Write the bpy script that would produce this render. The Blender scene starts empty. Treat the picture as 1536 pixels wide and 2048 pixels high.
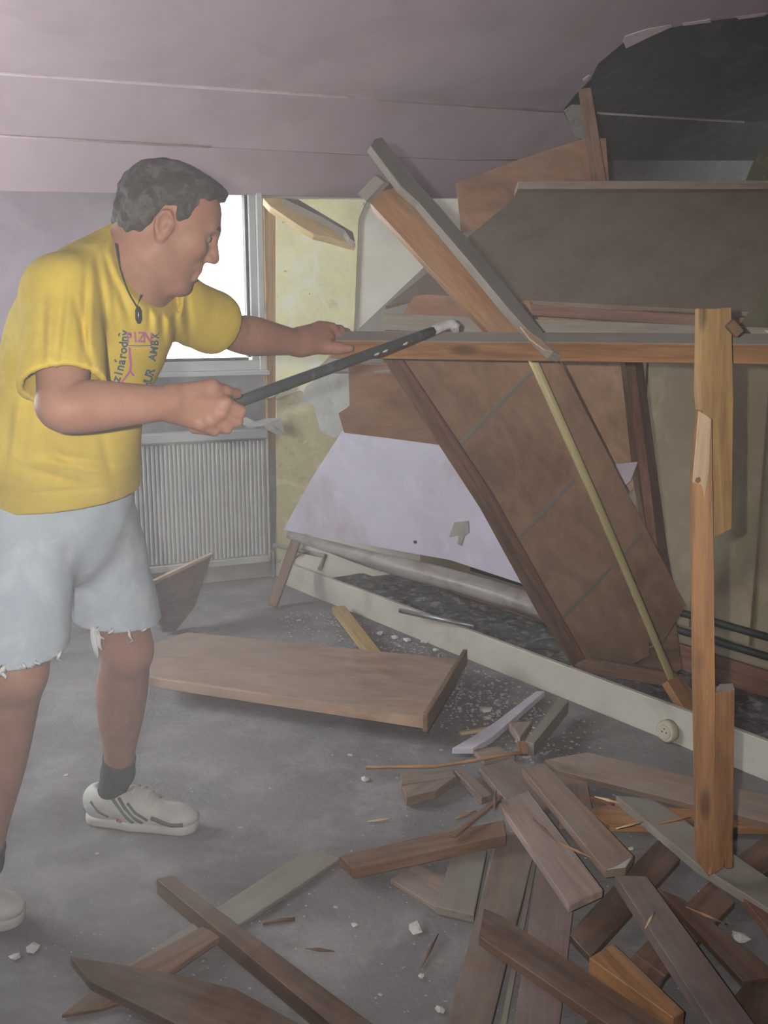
import bpy, bmesh, math, random
import numpy as np
from mathutils import Vector, Matrix
from mathutils.bvhtree import BVHTree

random.seed(7)
SC = bpy.context.scene
COL = SC.collection
R = math.radians

# ------------------------------------------------------------------ camera
FPX, CX, CY, CAMH, PITCH = 2000.0, 768.0, 1024.0, 1.35, R(11.4)
cam_d = bpy.data.cameras.new('camera')
cam = bpy.data.objects.new('camera', cam_d)
COL.objects.link(cam)
cam.location = (0, 0, CAMH)
cam.rotation_euler = (R(90) - PITCH, 0, 0)
cam_d.sensor_fit = 'HORIZONTAL'
cam_d.sensor_width = 36.0
cam_d.lens = 36.0 * FPX / 1536.0
cam_d.clip_start = 0.02
SC.camera = cam

# ------------------------------------------------------------------ world, flash, exposure
wd = bpy.data.worlds.new('overcast_sky')
SC.world = wd
wd.use_nodes = True
bg = wd.node_tree.nodes['Background']
bg.inputs['Color'].default_value = (0.93, 0.97, 1.0, 1)
bg.inputs['Strength'].default_value = 13.0

fl = bpy.data.lights.new('camera_flash', 'SPOT')
fl.energy = 140.0
fl.spot_size = R(94)
fl.spot_blend = 0.9
fl.shadow_soft_size = 0.012
fl.color = (1.0, 0.95, 0.91)
flash = bpy.data.objects.new('camera_flash', fl)
flash.location = (-0.085, 0.02, CAMH + 0.03)
flash.rotation_euler = (R(94) - PITCH, 0, R(0))
COL.objects.link(flash)

SC.view_settings.view_transform = 'Standard'
SC.view_settings.look = 'None'
SC.view_settings.exposure = 0.0
SC.view_settings.gamma = 1.0
SC.view_settings.use_curve_mapping = False
SC.cycles.max_bounces = 4
SC.cycles.use_adaptive_sampling = True
SC.cycles.adaptive_threshold = 0.12
SC.cycles.adaptive_min_samples = 24
SC.cycles.diffuse_bounces = 3
SC.cycles.volume_bounces = 0
SC.cycles.transparent_max_bounces = 12
SC.cycles.sample_clamp_indirect = 4.0
SC.cycles.use_denoising = True

# ------------------------------------------------------------------ geometry of the view: turning sight lines into places
_rt = Vector((1, 0, 0))
_up = Vector((0, math.sin(PITCH), math.cos(PITCH)))
_fw = Vector((0, math.cos(PITCH), -math.sin(PITCH)))
EYE = Vector((0, 0, CAMH))
def ray(px, py):
    return _rt * ((px - CX) / FPX) + _up * ((CY - py) / FPX) + _fw
def W(px, py, Y):                      # place at distance Y into the room
    r = ray(px, py)
    return EYE + r * (Y / r.y)
def Zp(px, py, z=0.0):                 # place at height z
    r = ray(px, py)
    return EYE + r * ((z - CAMH) / r.z)
def onplane(px, py, p0, n):
    r = ray(px, py)
    return EYE + r * ((p0 - EYE).dot(n) / r.dot(n))
def pt(t):
    """(px, py, 'Y', v) / (px, py, 'z', v) / Vector"""
    if isinstance(t, Vector): return t
    return W(t[0], t[1], t[3]) if t[2] == 'Y' else Zp(t[0], t[1], t[3])

# ------------------------------------------------------------------ materials
MATS = {}
def nmat(name):
    m = bpy.data.materials.new(name)
    m.use_nodes = True
    nt = m.node_tree
    b = nt.nodes['Principled BSDF']
    MATS[name] = m
    return m, nt, b
def N(nt, t, **kw):
    n = nt.nodes.new(t)
    for k, v in kw.items(): setattr(n, k, v)
    return n
def ramp(nt, stops, interp='LINEAR'):
    n = nt.nodes.new('ShaderNodeValToRGB')
    cr = n.color_ramp
    cr.interpolation = interp
    while len(cr.elements) < len(stops): cr.elements.new(0.5)
    for e, (p, c) in zip(cr.elements, stops):
        e.position = p
        e.color = (c[0], c[1], c[2], 1) if not isinstance(c, float) else (c, c, c, 1)
    return n
def noise(nt, scale, detail=4, rough=0.55, vec=None, dist=0.0):
    n = nt.nodes.new('ShaderNodeTexNoise')
    n.inputs['Scale'].default_value = scale
    n.inputs['Detail'].default_value = detail
    n.inputs['Roughness'].default_value = rough
    n.inputs['Distortion'].default_value = dist
    if vec is not None: nt.links.new(vec, n.inputs['Vector'])
    return n
def mixc(nt, fac, a, b, blend='MIX'):
    n = nt.nodes.new('ShaderNodeMix')
    n.data_type = 'RGBA'
    n.blend_type = blend
    for sock, v in ((n.inputs[0], fac), (n.inputs[6], a), (n.inputs[7], b)):
        if isinstance(v, bpy.types.NodeSocket): nt.links.new(v, sock)
        elif isinstance(v, (int, float)): sock.default_value = v
        else: sock.default_value = (v[0], v[1], v[2], 1)
    return n.outputs[2]
def mth(nt, op, a, b=None):
    n = nt.nodes.new('ShaderNodeMath')
    n.operation = op
    for i, v in enumerate((a, b)):
        if v is None: continue
        if isinstance(v, bpy.types.NodeSocket): nt.links.new(v, n.inputs[i])
        else: n.inputs[i].default_value = v
    return n.outputs[0]
def bump(nt, b, h, strength=0.3, dist=0.01):
    n = nt.nodes.new('ShaderNodeBump')
    n.inputs['Strength'].default_value = strength
    n.inputs['Distance'].default_value = dist
    nt.links.new(h, n.inputs['Height'])
    nt.links.new(n.outputs[0], b.inputs['Normal'])

DUST = (0.33, 0.30, 0.275)
def wood(name, dark, light, dust=0.3, rough=0.6, knots=False, gscale=1.0, sheet=False, dustcol=DUST, spec=0.3):
    """boards: grain runs along the piece's own x axis; a layer of building dust lies on it in patches"""
    m, nt, b = nmat(name)
    tc = N(nt, 'ShaderNodeTexCoord')
    oi = N(nt, 'ShaderNodeObjectInfo')
    mp = N(nt, 'ShaderNodeMapping')
    nt.links.new(tc.outputs['Object'], mp.inputs['Vector'])
    mp.inputs['Scale'].default_value = (1.2 * gscale, 14 * gscale, 14 * gscale) if not sheet else (2.2, 5, 5)
    off = N(nt, 'ShaderNodeCombineXYZ')
    nt.links.new(mth(nt, 'MULTIPLY', oi.outputs['Random'], 37.0), off.inputs[0])
    nt.links.new(mth(nt, 'MULTIPLY', oi.outputs['Random'], 91.0), off.inputs[1])
    nt.links.new(off.outputs[0], mp.inputs['Location'])
    g = noise(nt, 1.6, 8, 0.62, mp.outputs[0], 0.8)
    g2 = noise(nt, 6.0, 5, 0.6, mp.outputs[0], 0.3)
    f = mth(nt, 'ADD', mth(nt, 'MULTIPLY', g.outputs[0], 0.7), mth(nt, 'MULTIPLY', g2.outputs[0], 0.3))
    rp = ramp(nt, [(0.38, [x * 0.85 for x in dark]), (0.5, [0.5 * (x + y) for x, y in zip(dark, light)]), (0.62, [x * 1.08 for x in light])])
    nt.links.new(f, rp.inputs[0])
    c = rp.outputs[0]
    # each board a little different
    hv = N(nt, 'ShaderNodeHueSaturation')
    nt.links.new(c, hv.inputs['Color'])
    nt.links.new(mth(nt, 'ADD', 0.8, mth(nt, 'MULTIPLY', oi.outputs['Random'], 0.4)), hv.inputs['Value'])
    c = hv.outputs[0]
    if knots:
        v = N(nt, 'ShaderNodeTexVoronoi')
        mk = N(nt, 'ShaderNodeMapping')
        nt.links.new(tc.outputs['Object'], mk.inputs['Vector'])
        mk.inputs['Scale'].default_value = (4.2, 11, 11)
        nt.links.new(off.outputs[0], mk.inputs['Location'])
        nt.links.new(mk.outputs[0], v.inputs['Vector'])
        v.inputs['Scale'].default_value = 1.0
        kr = ramp(nt, [(0.10, 1.0), (0.2, 0.0)])
        nt.links.new(v.outputs['Distance'], kr.inputs[0])
        c = mixc(nt, mth(nt, 'MULTIPLY', kr.outputs[0], 0.75), c, [x * 0.35 for x in dark])
    dn = noise(nt, 3.5, 6, 0.65, tc.outputs['Object'])
    dr = ramp(nt, [(0.35, max(0.0, dust - 0.22)), (0.62, min(1.0, dust + 0.22))])
    nt.links.new(dn.outputs[0], dr.inputs[0])
    geo = N(nt, 'ShaderNodeNewGeometry')
    sx = N(nt, 'ShaderNodeSeparateXYZ')
    nt.links.new(geo.outputs['Normal'], sx.inputs[0])
    up = N(nt, 'ShaderNodeMapRange')
    nt.links.new(sx.outputs[2], up.inputs[0])
    up.inputs[1].default_value = -0.2; up.inputs[2].default_value = 0.6
    up.inputs[3].default_value = 0.35; up.inputs[4].default_value = 1.0
    df = mth(nt, 'MULTIPLY', dr.outputs[0], up.outputs[0])
    c = mixc(nt, df, c, dustcol)
    nt.links.new(c, b.inputs['Base Color'])
    b.inputs['Roughness'].default_value = rough
    b.inputs['Specular IOR Level'].default_value = spec
    bump(nt, b, f, 0.25, 0.004)
    return m
def plain(name, col, rough=0.7, var=0.12, nscale=6.0, metal=0.0, bstr=0.15, spec=0.3, coord='Object'):
    m, nt, b = nmat(name)
    tc = N(nt, 'ShaderNodeTexCoord')
    n1 = noise(nt, nscale, 6, 0.6, tc.outputs[coord])
    rp = ramp(nt, [(0.3, [x * (1 - var) for x in col]), (0.7, [min(1, x * (1 + var)) for x in col])])
    nt.links.new(n1.outputs[0], rp.inputs[0])
    nt.links.new(rp.outputs[0], b.inputs['Base Color'])
    b.inputs['Roughness'].default_value = rough
    b.inputs['Metallic'].default_value = metal
    b.inputs['Specular IOR Level'].default_value = spec
    n2 = noise(nt, nscale * 12, 3, 0.6, tc.outputs[coord])
    bump(nt, b, n2.outputs[0], bstr, 0.003)
    return m
def blotchy(name, cols, scales, rough=0.85, bstr=0.3, spec=0.2):
    """cols: base then layers (colour, scale, lo, hi) placed by noise"""
    m, nt, b = nmat(name)
    tc = N(nt, 'ShaderNodeTexCoord')
    c = None
    for i, (col, sc_, lo, hi) in enumerate(cols):
        if c is None:
            rp = ramp(nt, [(0.3, [x * 0.88 for x in col]), (0.7, [x * 1.1 for x in col])])
            nn = noise(nt, sc_, 6, 0.6, tc.outputs['Object'])
            nt.links.new(nn.outputs[0], rp.inputs[0])
            c = rp.outputs[0]
        else:
            mp = N(nt, 'ShaderNodeMapping')
            mp.inputs['Location'].default_value = (i * 3.7, i * 1.9, i * 5.1)
            nt.links.new(tc.outputs['Object'], mp.inputs['Vector'])
            nn = noise(nt, sc_, 5, 0.62, mp.outputs[0], 0.4)
            rp = ramp(nt, [(lo, 0.0), (hi, 1.0)])
            nt.links.new(nn.outputs[0], rp.inputs[0])
            c = mixc(nt, rp.outputs[0], c, col)
    nt.links.new(c, b.inputs['Base Color'])
    b.inputs['Roughness'].default_value = rough
    b.inputs['Specular IOR Level'].default_value = spec
    n2 = noise(nt, scales, 5, 0.65, tc.outputs['Object'])
    bump(nt, b, n2.outputs[0], bstr, 0.006)
    return m

M_floor = blotchy('dirty_floor', [((0.235, 0.225, 0.225), 3, 0, 0), ((0.32, 0.31, 0.305), 5, 0.48, 0.66),
                                  ((0.14, 0.13, 0.13), 2.2, 0.55, 0.75), ((0.55, 0.54, 0.52), 42, 0.70, 0.75)], 60, 0.9, 0.5)
M_rubble = blotchy('rubble_floor', [((0.12, 0.12, 0.115), 9, 0, 0), ((0.26, 0.26, 0.25), 22, 0.5, 0.62),
                                    ((0.05, 0.05, 0.05), 14, 0.55, 0.65)], 50, 0.95, 0.9)
M_paper = blotchy('mauve_wallpaper', [((0.56, 0.44, 0.47), 1.2, 0, 0), ((0.46, 0.35, 0.37), 2.5, 0.5, 0.75),
                                      ((0.46, 0.36, 0.31), 1.8, 0.62, 0.8)], 30, 0.75, 0.08)
M_paperwall = blotchy('mauve_grey_wall', [((0.36, 0.31, 0.35), 1.6, 0, 0), ((0.42, 0.37, 0.41), 3, 0.5, 0.7)], 30, 0.8, 0.1)
M_tear = plain('torn_paper_edge', (0.88, 0.74, 0.76), 0.8, 0.1, 20)
M_bare = blotchy('bare_dark_board', [((0.075, 0.072, 0.068), 2.5, 0, 0), ((0.12, 0.115, 0.105), 6, 0.5, 0.7),
                                     ((0.045, 0.043, 0.04), 9, 0.58, 0.72)], 40, 0.9, 0.4)
M_palestrip = blotchy('pale_grey_board', [((0.22, 0.215, 0.22), 3, 0, 0), ((0.30, 0.29, 0.30), 7, 0.5, 0.7)], 30, 0.9, 0.2)
M_seam = plain('pale_seam_tape', (0.42, 0.38, 0.38), 0.85, 0.1, 20)
M_seamp = plain('pink_seam_line', (0.80, 0.66, 0.68), 0.85, 0.1, 20)
M_lime = blotchy('yellow_plaster', [((0.84, 0.81, 0.46), 4, 0, 0), ((0.88, 0.87, 0.66), 7, 0.45, 0.62),
                                    ((0.66, 0.64, 0.34), 9, 0.6, 0.72), ((0.20, 0.19, 0.14), 26, 0.69, 0.72),
                                    ((0.45, 0.66, 0.76), 24, 0.735, 0.75)], 40, 0.9, 0.5)
M_beige = blotchy('cream_wall', [((0.82, 0.78, 0.66), 1.5, 0, 0), ((0.86, 0.84, 0.74), 4, 0.5, 0.7)], 20, 0.85, 0.08)
M_ochre = blotchy('ochre_stripped_wall', [((0.50, 0.44, 0.23), 5, 0, 0), ((0.62, 0.57, 0.35), 9, 0.5, 0.65),
                                          ((0.34, 0.29, 0.16), 16, 0.6, 0.7)], 40, 0.9, 0.5)
M_sillwall = blotchy('grey_plaster', [((0.36, 0.36, 0.36), 3, 0, 0), ((0.45, 0.45, 0.44), 8, 0.5, 0.7)], 40, 0.9, 0.2)
M_olive = blotchy('olive_wall_board', [((0.30, 0.245, 0.165), 2, 0, 0), ((0.36, 0.30, 0.21), 7, 0.5, 0.7)], 30, 0.8, 0.15)
M_olive2 = blotchy('mossy_gable', [((0.17, 0.155, 0.075), 5, 0, 0), ((0.27, 0.25, 0.14), 9, 0.5, 0.66)], 30, 0.9, 0.4)
M_ceil = plain('plain_ceiling', (0.30, 0.24, 0.26), 0.85, 0.1, 3)
M_white = plain('white_frame', (0.72, 0.74, 0.74), 0.4, 0.04, 5)
M_gasket = plain('window_gasket', (0.05, 0.055, 0.055), 0.6, 0.1, 8)
M_rad = blotchy('radiator_enamel', [((0.70, 0.71, 0.66), 2, 0, 0), ((0.60, 0.60, 0.55), 5, 0.5, 0.75)], 30, 0.45, 0.05, 0.4)
M_plinth = blotchy('cream_plinth_paint', [((0.56, 0.53, 0.46), 2, 0, 0), ((0.44, 0.41, 0.34), 6, 0.55, 0.75)], 30, 0.6, 0.1, 0.3)
M_plaster = plain('white_plaster_crumb', (0.66, 0.66, 0.63), 0.9, 0.1, 30)
M_grit = plain('grey_grit', (0.40, 0.395, 0.38), 0.95, 0.35, 25)
M_torn = blotchy('torn_white_paper', [((0.58, 0.57, 0.52), 8, 0, 0), ((0.44, 0.43, 0.38), 12, 0.5, 0.7)], 40, 0.9, 0.4)

M_orange = wood('orange_pine', (0.28, 0.125, 0.045), (0.48, 0.24, 0.095), 0.08, 0.5, True)
M_amber = wood('amber_pine', (0.30, 0.17, 0.055), (0.46, 0.29, 0.11), 0.06, 0.5, True)
M_brownb = wood('brown_stained_board', (0.125, 0.062, 0.030), (0.24, 0.125, 0.065), 0.12, 0.6)
M_shadeb = wood('shaded_brown_board', (0.085, 0.042, 0.022), (0.17, 0.088, 0.046), 0.10, 0.6)  # copy of the brown board, flash falloff over the near planks darkened into it
M_redbr = wood('red_brown_board', (0.15, 0.062, 0.03), (0.25, 0.11, 0.06), 0.12, 0.55)
M_dusty = wood('dusty_board', (0.16, 0.10, 0.07), (0.27, 0.17, 0.115), 0.36, 0.75)
M_pinkw = wood('pinkish_raw_board', (0.30, 0.20, 0.165), (0.44, 0.32, 0.275), 0.35, 0.8)
M_greyb = wood('dust_grey_board', (0.19, 0.155, 0.12), (0.28, 0.235, 0.19), 0.75, 0.85, dustcol=(0.30, 0.28, 0.25))
M_purpb = wood('mauve_brown_board', (0.17, 0.11, 0.10), (0.25, 0.165, 0.15), 0.3, 0.75)
M_sheet = wood('hardboard_sheet', (0.245, 0.135, 0.075), (0.34, 0.205, 0.125), 0.2, 0.6, sheet=True)
M_sheet2 = wood('red_hardboard_sheet', (0.23, 0.105, 0.05), (0.32, 0.165, 0.085), 0.12, 0.55, sheet=True)
M_sheetd = wood('dusty_hardboard_sheet', (0.25, 0.175, 0.115), (0.33, 0.245, 0.165), 0.6, 0.8, sheet=True, dustcol=(0.31, 0.275, 0.225))
M_peach = wood('peach_plywood', (0.42, 0.26, 0.155), (0.54, 0.36, 0.23), 0.15, 0.55, sheet=True)
M_tray = wood('tan_veneer', (0.40, 0.25, 0.16), (0.52, 0.35, 0.245), 0.2, 0.5, sheet=True)
M_raw = wood('raw_split_wood', (0.62, 0.42, 0.24), (0.76, 0.57, 0.36), 0.05, 0.7)
M_yel = wood('yellow_raw_pine', (0.60, 0.40, 0.13), (0.74, 0.54, 0.24), 0.03, 0.6)
M_lav = blotchy('lavender_panel', [((0.60, 0.56, 0.66), 2, 0, 0), ((0.66, 0.62, 0.72), 10, 0.5, 0.7),
                                   ((0.44, 0.34, 0.34), 2.2, 0.5, 0.72)], 30, 0.32, 0.08, 0.5)
M_lavs = plain('lavender_strip', (0.66, 0.64, 0.74), 0.6, 0.1, 12)
M_stain = plain('olive_stain', (0.34, 0.32, 0.27), 0.7, 0.15, 25)
M_vinyl = blotchy('curled_vinyl', [((0.34, 0.31, 0.29), 3, 0, 0), ((0.20, 0.165, 0.15), 6, 0.45, 0.65)], 25, 0.4, 0.2, 0.4)
M_pole = plain('yellowed_plastic_pole', (0.52, 0.46, 0.22), 0.45, 0.08, 4, spec=0.4)
M_steel = blotchy('dusty_steel_bar', [((0.055, 0.065, 0.068), 8, 0, 0), ((0.15, 0.16, 0.165), 18, 0.55, 0.72)], 40, 0.45, 0.2, 0.5)
M_limed = plain('plaster_caked_tip', (0.55, 0.52, 0.53), 0.9, 0.15, 60, bstr=0.5)
M_black = plain('black_pipe', (0.02, 0.023, 0.022), 0.5, 0.2, 10)
M_socket = plain('ivory_socket', (0.55, 0.50, 0.38), 0.4, 0.05, 5, spec=0.4)
M_hole = plain('dark_hole', (0.02, 0.02, 0.02), 0.9, 0.1, 5)
M_cloth = plain('olive_sheet', (0.11, 0.10, 0.055), 0.9, 0.15, 14)
M_metal = plain('grey_metal_strip', (0.30, 0.31, 0.31), 0.35, 0.1, 9, metal=0.6)

m, nt, b = nmat('window_glass')
gl = N(nt, 'ShaderNodeBsdfGlossy'); gl.inputs['Roughness'].default_value = 0.02
tr = N(nt, 'ShaderNodeBsdfTransparent')
mx = N(nt, 'ShaderNodeMixShader'); mx.inputs[0].default_value = 0.04
nt.links.new(tr.outputs[0], mx.inputs[1]); nt.links.new(gl.outputs[0], mx.inputs[2])
nt.links.new(mx.outputs[0], nt.nodes['Material Output'].inputs['Surface'])
M_glass = m

# ------------------------------------------------------------------ object helpers
def tag(o, label=None, cat=None, group=None, kind=None):
    if label: o['label'] = label
    if cat: o['category'] = cat
    if group: o['group'] = group
    if kind: o['kind'] = kind
    return o
def link(name, me, mat, parent=None, mw=None):
    o = bpy.data.objects.new(name, me)
    COL.objects.link(o)
    if mat is not None and not me.materials: me.materials.append(mat)
    if mw is not None: o.matrix_world = mw
    if parent is not None:
        o.parent = parent
        o.matrix_parent_inverse = PINV(parent)
    return o
_PW = {}
def PINV(p):
    # world matrix of a freshly made parent, without waiting for an update
    mw = Matrix.LocRotScale(p.location, p.rotation_euler, p.scale)
    if p.parent is not None:
        mw = PMW(p.parent) @ p.matrix_parent_inverse @ mw
    return mw.inverted()
def PMW(p): return PINV(p).inverted()
def empty(name, loc=(0, 0, 0)):
    o = bpy.data.objects.new(name, None)
    COL.objects.link(o)
    o.location = loc
    o.empty_display_size = 0.1
    return o
def frame(n, x):
    n = n.normalized()
    x = (x - n * x.dot(n)).normalized()
    y = n.cross(x)
    return Matrix(((x.x, y.x, n.x), (x.y, y.y, n.y), (x.z, y.z, n.z)))
def poly_slab(name, pts, n, thick, mat, parent=None, xdir=None, bev=0.0015, both=0.0):
    """a board: outline pts (world, coplanar), front normal n, thickness behind it"""
    c = sum(pts, Vector()) / len(pts)
    if xdir is None:
        L = [(pts[(i + 1) % len(pts)] - pts[i]) for i in range(len(pts))]
        xdir = max(L, key=lambda v: v.length)
    M3 = frame(n, xdir)
    inv = M3.transposed()
    loc = [inv @ (p - c) for p in pts]
    # counter-clockwise seen from the front
    a = sum(loc[i].x * loc[(i + 1) % len(loc)].y - loc[(i + 1) % len(loc)].x * loc[i].y for i in range(len(loc)))
    if a < 0: loc.reverse()
    bm = bmesh.new()
    f = [bm.verts.new((p.x, p.y, both)) for p in loc]
    bk = [bm.verts.new((p.x, p.y, -thick)) for p in loc]
    k = len(loc)
    bm.faces.new(f)
    bm.faces.new(list(reversed(bk)))
    for i in range(k):
        j = (i + 1) % k
        bm.faces.new((f[j], f[i], bk[i], bk[j]))
    if bev > 0:
        bmesh.ops.bevel(bm, geom=[e for e in bm.edges], offset=bev, segments=1, affect='EDGES', clamp_overlap=True)
    me = bpy.data.meshes.new(name)
    bm.to_mesh(me); bm.free()
    mw = Matrix.Translation(c) @ M3.to_4x4()
    return link(name, me, mat, parent, mw)
def slab(name, plane, outline, thick, mat, parent=None, xdir=None, bev=0.0015):
    """board whose visible face lies in the plane through three places; outline by sight lines onto that plane"""
    a, b_, c = (pt(t) for t in plane)
    n = (b_ - a).cross(c - a).normalized()
    if n.dot(EYE - a) < 0: n = -n
    pts = [onplane(x, y, a, n) for x, y in outline]
    if xdir is not None and not isinstance(xdir, Vector):
        xdir = onplane(*xdir[1], a, n) - onplane(*xdir[0], a, n)
    return poly_slab(name, pts, n, thick, mat, parent, xdir, bev)
def box(name, p0, p1, w, t, wdir, mat, parent=None, bev=0.0015):
    """square-edged timber from p0 to p1; w along wdir, t across it, centred on the line"""
    x = (p1 - p0)
    L = x.length
    xd = x.normalized()
    y = (wdir - xd * wdir.dot(xd)).normalized()
    z = xd.cross(y)
    bm = bmesh.new()
    bmesh.ops.create_cube(bm, size=1.0)
    for v in bm.verts: v.co = Vector((v.co.x * L, v.co.y * w, v.co.z * t))
    if bev > 0: bmesh.ops.bevel(bm, geom=list(bm.edges), offset=bev, segments=1, affect='EDGES')
    me = bpy.data.meshes.new(name)
    bm.to_mesh(me); bm.free()
    mw = Matrix.Translation((p0 + p1) / 2) @ Matrix(((xd.x, y.x, z.x), (xd.y, y.y, z.y), (xd.z, y.z, z.z))).to_4x4()
    return link(name, me, mat, parent, mw)
def tube(name, path, rad, mat, parent=None, seg=14, cap=True):
    """round bar along a path; rad number or list"""
    n = len(path)
    rr = rad if isinstance(rad, (list, tuple)) else [rad] * n
    bm = bmesh.new()
    rings = []
    ref = Vector((0.13, 0.21, 0.97))
    for i, p in enumerate(path):
        d = (path[min(i + 1, n - 1)] - path[max(i - 1, 0)]).normalized()
        a = d.cross(ref).normalized()
        b_ = d.cross(a)
        rings.append([bm.verts.new(p + (a * math.cos(2 * math.pi * k / seg) + b_ * math.sin(2 * math.pi * k / seg)) * rr[i]) for k in range(seg)])
    for i in range(n - 1):
        for k in range(seg):
            bm.faces.new((rings[i][k], rings[i][(k + 1) % seg], rings[i + 1][(k + 1) % seg], rings[i + 1][k]))
    if cap:
        bm.faces.new(list(reversed(rings[0]))); bm.faces.new(rings[-1])
    bmesh.ops.recalc_face_normals(bm, faces=bm.faces)
    for f in bm.faces: f.smooth = len(f.verts) == 4
    me = bpy.data.meshes.new(name)
    bm.to_mesh(me); bm.free()
    c = sum(path, Vector()) / n
    me.transform(Matrix.Translation(-c))
    return link(name, me, mat, parent, Matrix.Translation(c))
def boxmesh(name, lo, hi, mat, parent=None, bev=0.0, mw=None):
    bm = bmesh.new()
    bmesh.ops.create_cube(bm, size=1.0)
    c = [(a + b_) / 2 for a, b_ in zip(lo, hi)]
    s = [b_ - a for a, b_ in zip(lo, hi)]
    for v in bm.verts: v.co = Vector([v.co[i] * s[i] for i in range(3)])
    if bev: bmesh.ops.bevel(bm, geom=list(bm.edges), offset=bev, segments=2, affect='EDGES')
    me = bpy.data.meshes.new(name)
    bm.to_mesh(me); bm.free()
    T = Matrix.Translation(c)
    return link(name, me, mat, parent, (mw @ T) if mw is not None else T)
def sheet(name, verts, faces, mat, parent=None, thick=0.0, smooth=False):
    me = bpy.data.meshes.new(name)
    c = sum(verts, Vector()) / len(verts)
    me.from_pydata([tuple(v - c) for v in verts], [], faces)
    bm = bmesh.new(); bm.from_mesh(me)
    bmesh.ops.recalc_face_normals(bm, faces=bm.faces)
    if thick:
        bmesh.ops.solidify(bm, geom=list(bm.faces), thickness=thick)
    for f in bm.faces: f.smooth = smooth
    bm.to_mesh(me); bm.free()
    return link(name, me, mat, parent, Matrix.Translation(c))
# ================================================================== THE SETTING
WA = R(24)
A_ = Vector((math.cos(WA), math.sin(WA), 0))          # along the window wall, to the right
NI = Vector((math.sin(WA), -math.cos(WA), 0))         # out of the window wall into the room
O_ = Zp(545, 1150, 0)
UP = Vector((0, 0, 1))
def wp(px, py, t=0.0): return onplane(px, py, O_ + NI * t, NI)
def ws(px, py, t=0.0):
    v = wp(px, py, t) - O_
    return v.dot(A_), v.z
def wall_pt(s, z, t=0.0): return O_ + A_ * s + NI * t + UP * z
def wslab(name, outline, t, thick, mat, parent=None, bev=0.0, xdir=None):
    pts = [wp(x, y, t) for x, y in outline]
    return poly_slab(name, pts, NI, thick, mat, parent, xdir, bev)

floor = boxmesh('floor', (-3.0, -2.0, -0.12), (3.6, 8.0, 0.0), M_floor)
tag(floor, 'grey dusty floor strewn with plaster flecks under the planks', 'floor', kind='structure')

# ---- window wall with its opening
S0, S1 = -2.6, 3.1
sL, _ = ws(268, 560); sR, _ = ws(526, 560)
_, zB = ws(420, 742); _, zT = ws(480, 382)
TOPZ = 2.55
WT = 0.28
def wall_box(s0, s1, z0, z1, bm):
    vs = []
    for t in (0, -WT):
        for s, z in ((s0, z0), (s1, z0), (s1, z1), (s0, z1)):
            vs.append(bm.verts.new(wall_pt(s, z, t)))
    for f in ((0, 1, 2, 3), (7, 6, 5, 4), (0, 4, 5, 1), (1, 5, 6, 2), (2, 6, 7, 3), (3, 7, 4, 0)):
        bm.faces.new([vs[i] for i in f])
bm = bmesh.new()
wall_box(S0, sL, -0.05, TOPZ, bm); wall_box(sR, S1, -0.05, TOPZ, bm)
wall_box(sL, sR, -0.05, zB, bm); wall_box(sL, sR, zT, TOPZ, bm)
bmesh.ops.recalc_face_normals(bm, faces=bm.faces)
me = bpy.data.meshes.new('wall_back'); bm.to_mesh(me); bm.free()
wall_back = link('wall_back', me, M_beige)
tag(wall_back, 'cream window wall behind the man, stripped to yellow plaster beside the window', 'wall', kind='structure')
wslab('wallpaper', [(-700, 360), (262, 384), (262, 1250), (-700, 1500)], 0.004, 0.003, M_paperwall, wall_back)
wslab('window_apron', [(262, 746), (527, 736), (527, 862), (540, 1160), (262, 1210)], 0.006, 0.005, M_sillwall, wall_back)
# ---- window wall stretch, its outward turn made up so daylight brightens it
PA_ = WA - R(30)
PDi = Vector((math.cos(PA_), math.sin(PA_), 0)); PNi = Vector((math.sin(PA_), -math.cos(PA_), 0))
PO = wp(551, 1100, 0.03); PO.z = 0
def pp_(px, py, off=0.0): return onplane(px, py, PO + PNi * off, PNi)
def pslab(name, outline, off, thick, mat, parent=None, bev=0.0):
    return poly_slab(name, [pp_(x, y, off) for x, y in outline], PNi, thick, mat, parent, UP, bev)
q0, q1 = pp_(551, 397), pp_(1060, 397)
turned_wall = poly_slab('wall_turned_to_light', [PO, Vector((q1.x, q1.y, 0)), q1, q0], PNi, 0.12, M_beige, None, UP, 0.0)
tag(turned_wall, 'cream wall stretch beside the window, turned to catch its light, stripped to yellow plaster', 'wall', kind='structure')
pslab('plaster_patch', [(552, 398), (735, 398), (716, 440), (712, 560), (706, 700), (700, 790), (640, 800), (600, 780), (551, 800)], 0.022, 0.02, M_lime, turned_wall, 0.002)
pslab('ochre_patch', [(553, 790), (610, 775), (700, 780), (706, 905), (640, 1000), (600, 1110), (552, 1126)], 0.018, 0.016, M_ochre, turned_wall, 0.002)
pslab('torn_paper', [(612, 772), (650, 748), (700, 742), (702, 818), (688, 822), (694, 868), (668, 876), (640, 862), (628, 812), (600, 800)], 0.034, 0.003, M_torn, turned_wall)
wslab('grey_pier', [(534, 800), (553, 800), (553, 1140), (538, 1150)], 0.02, 0.018, M_sillwall, wall_back, 0.002)
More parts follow.
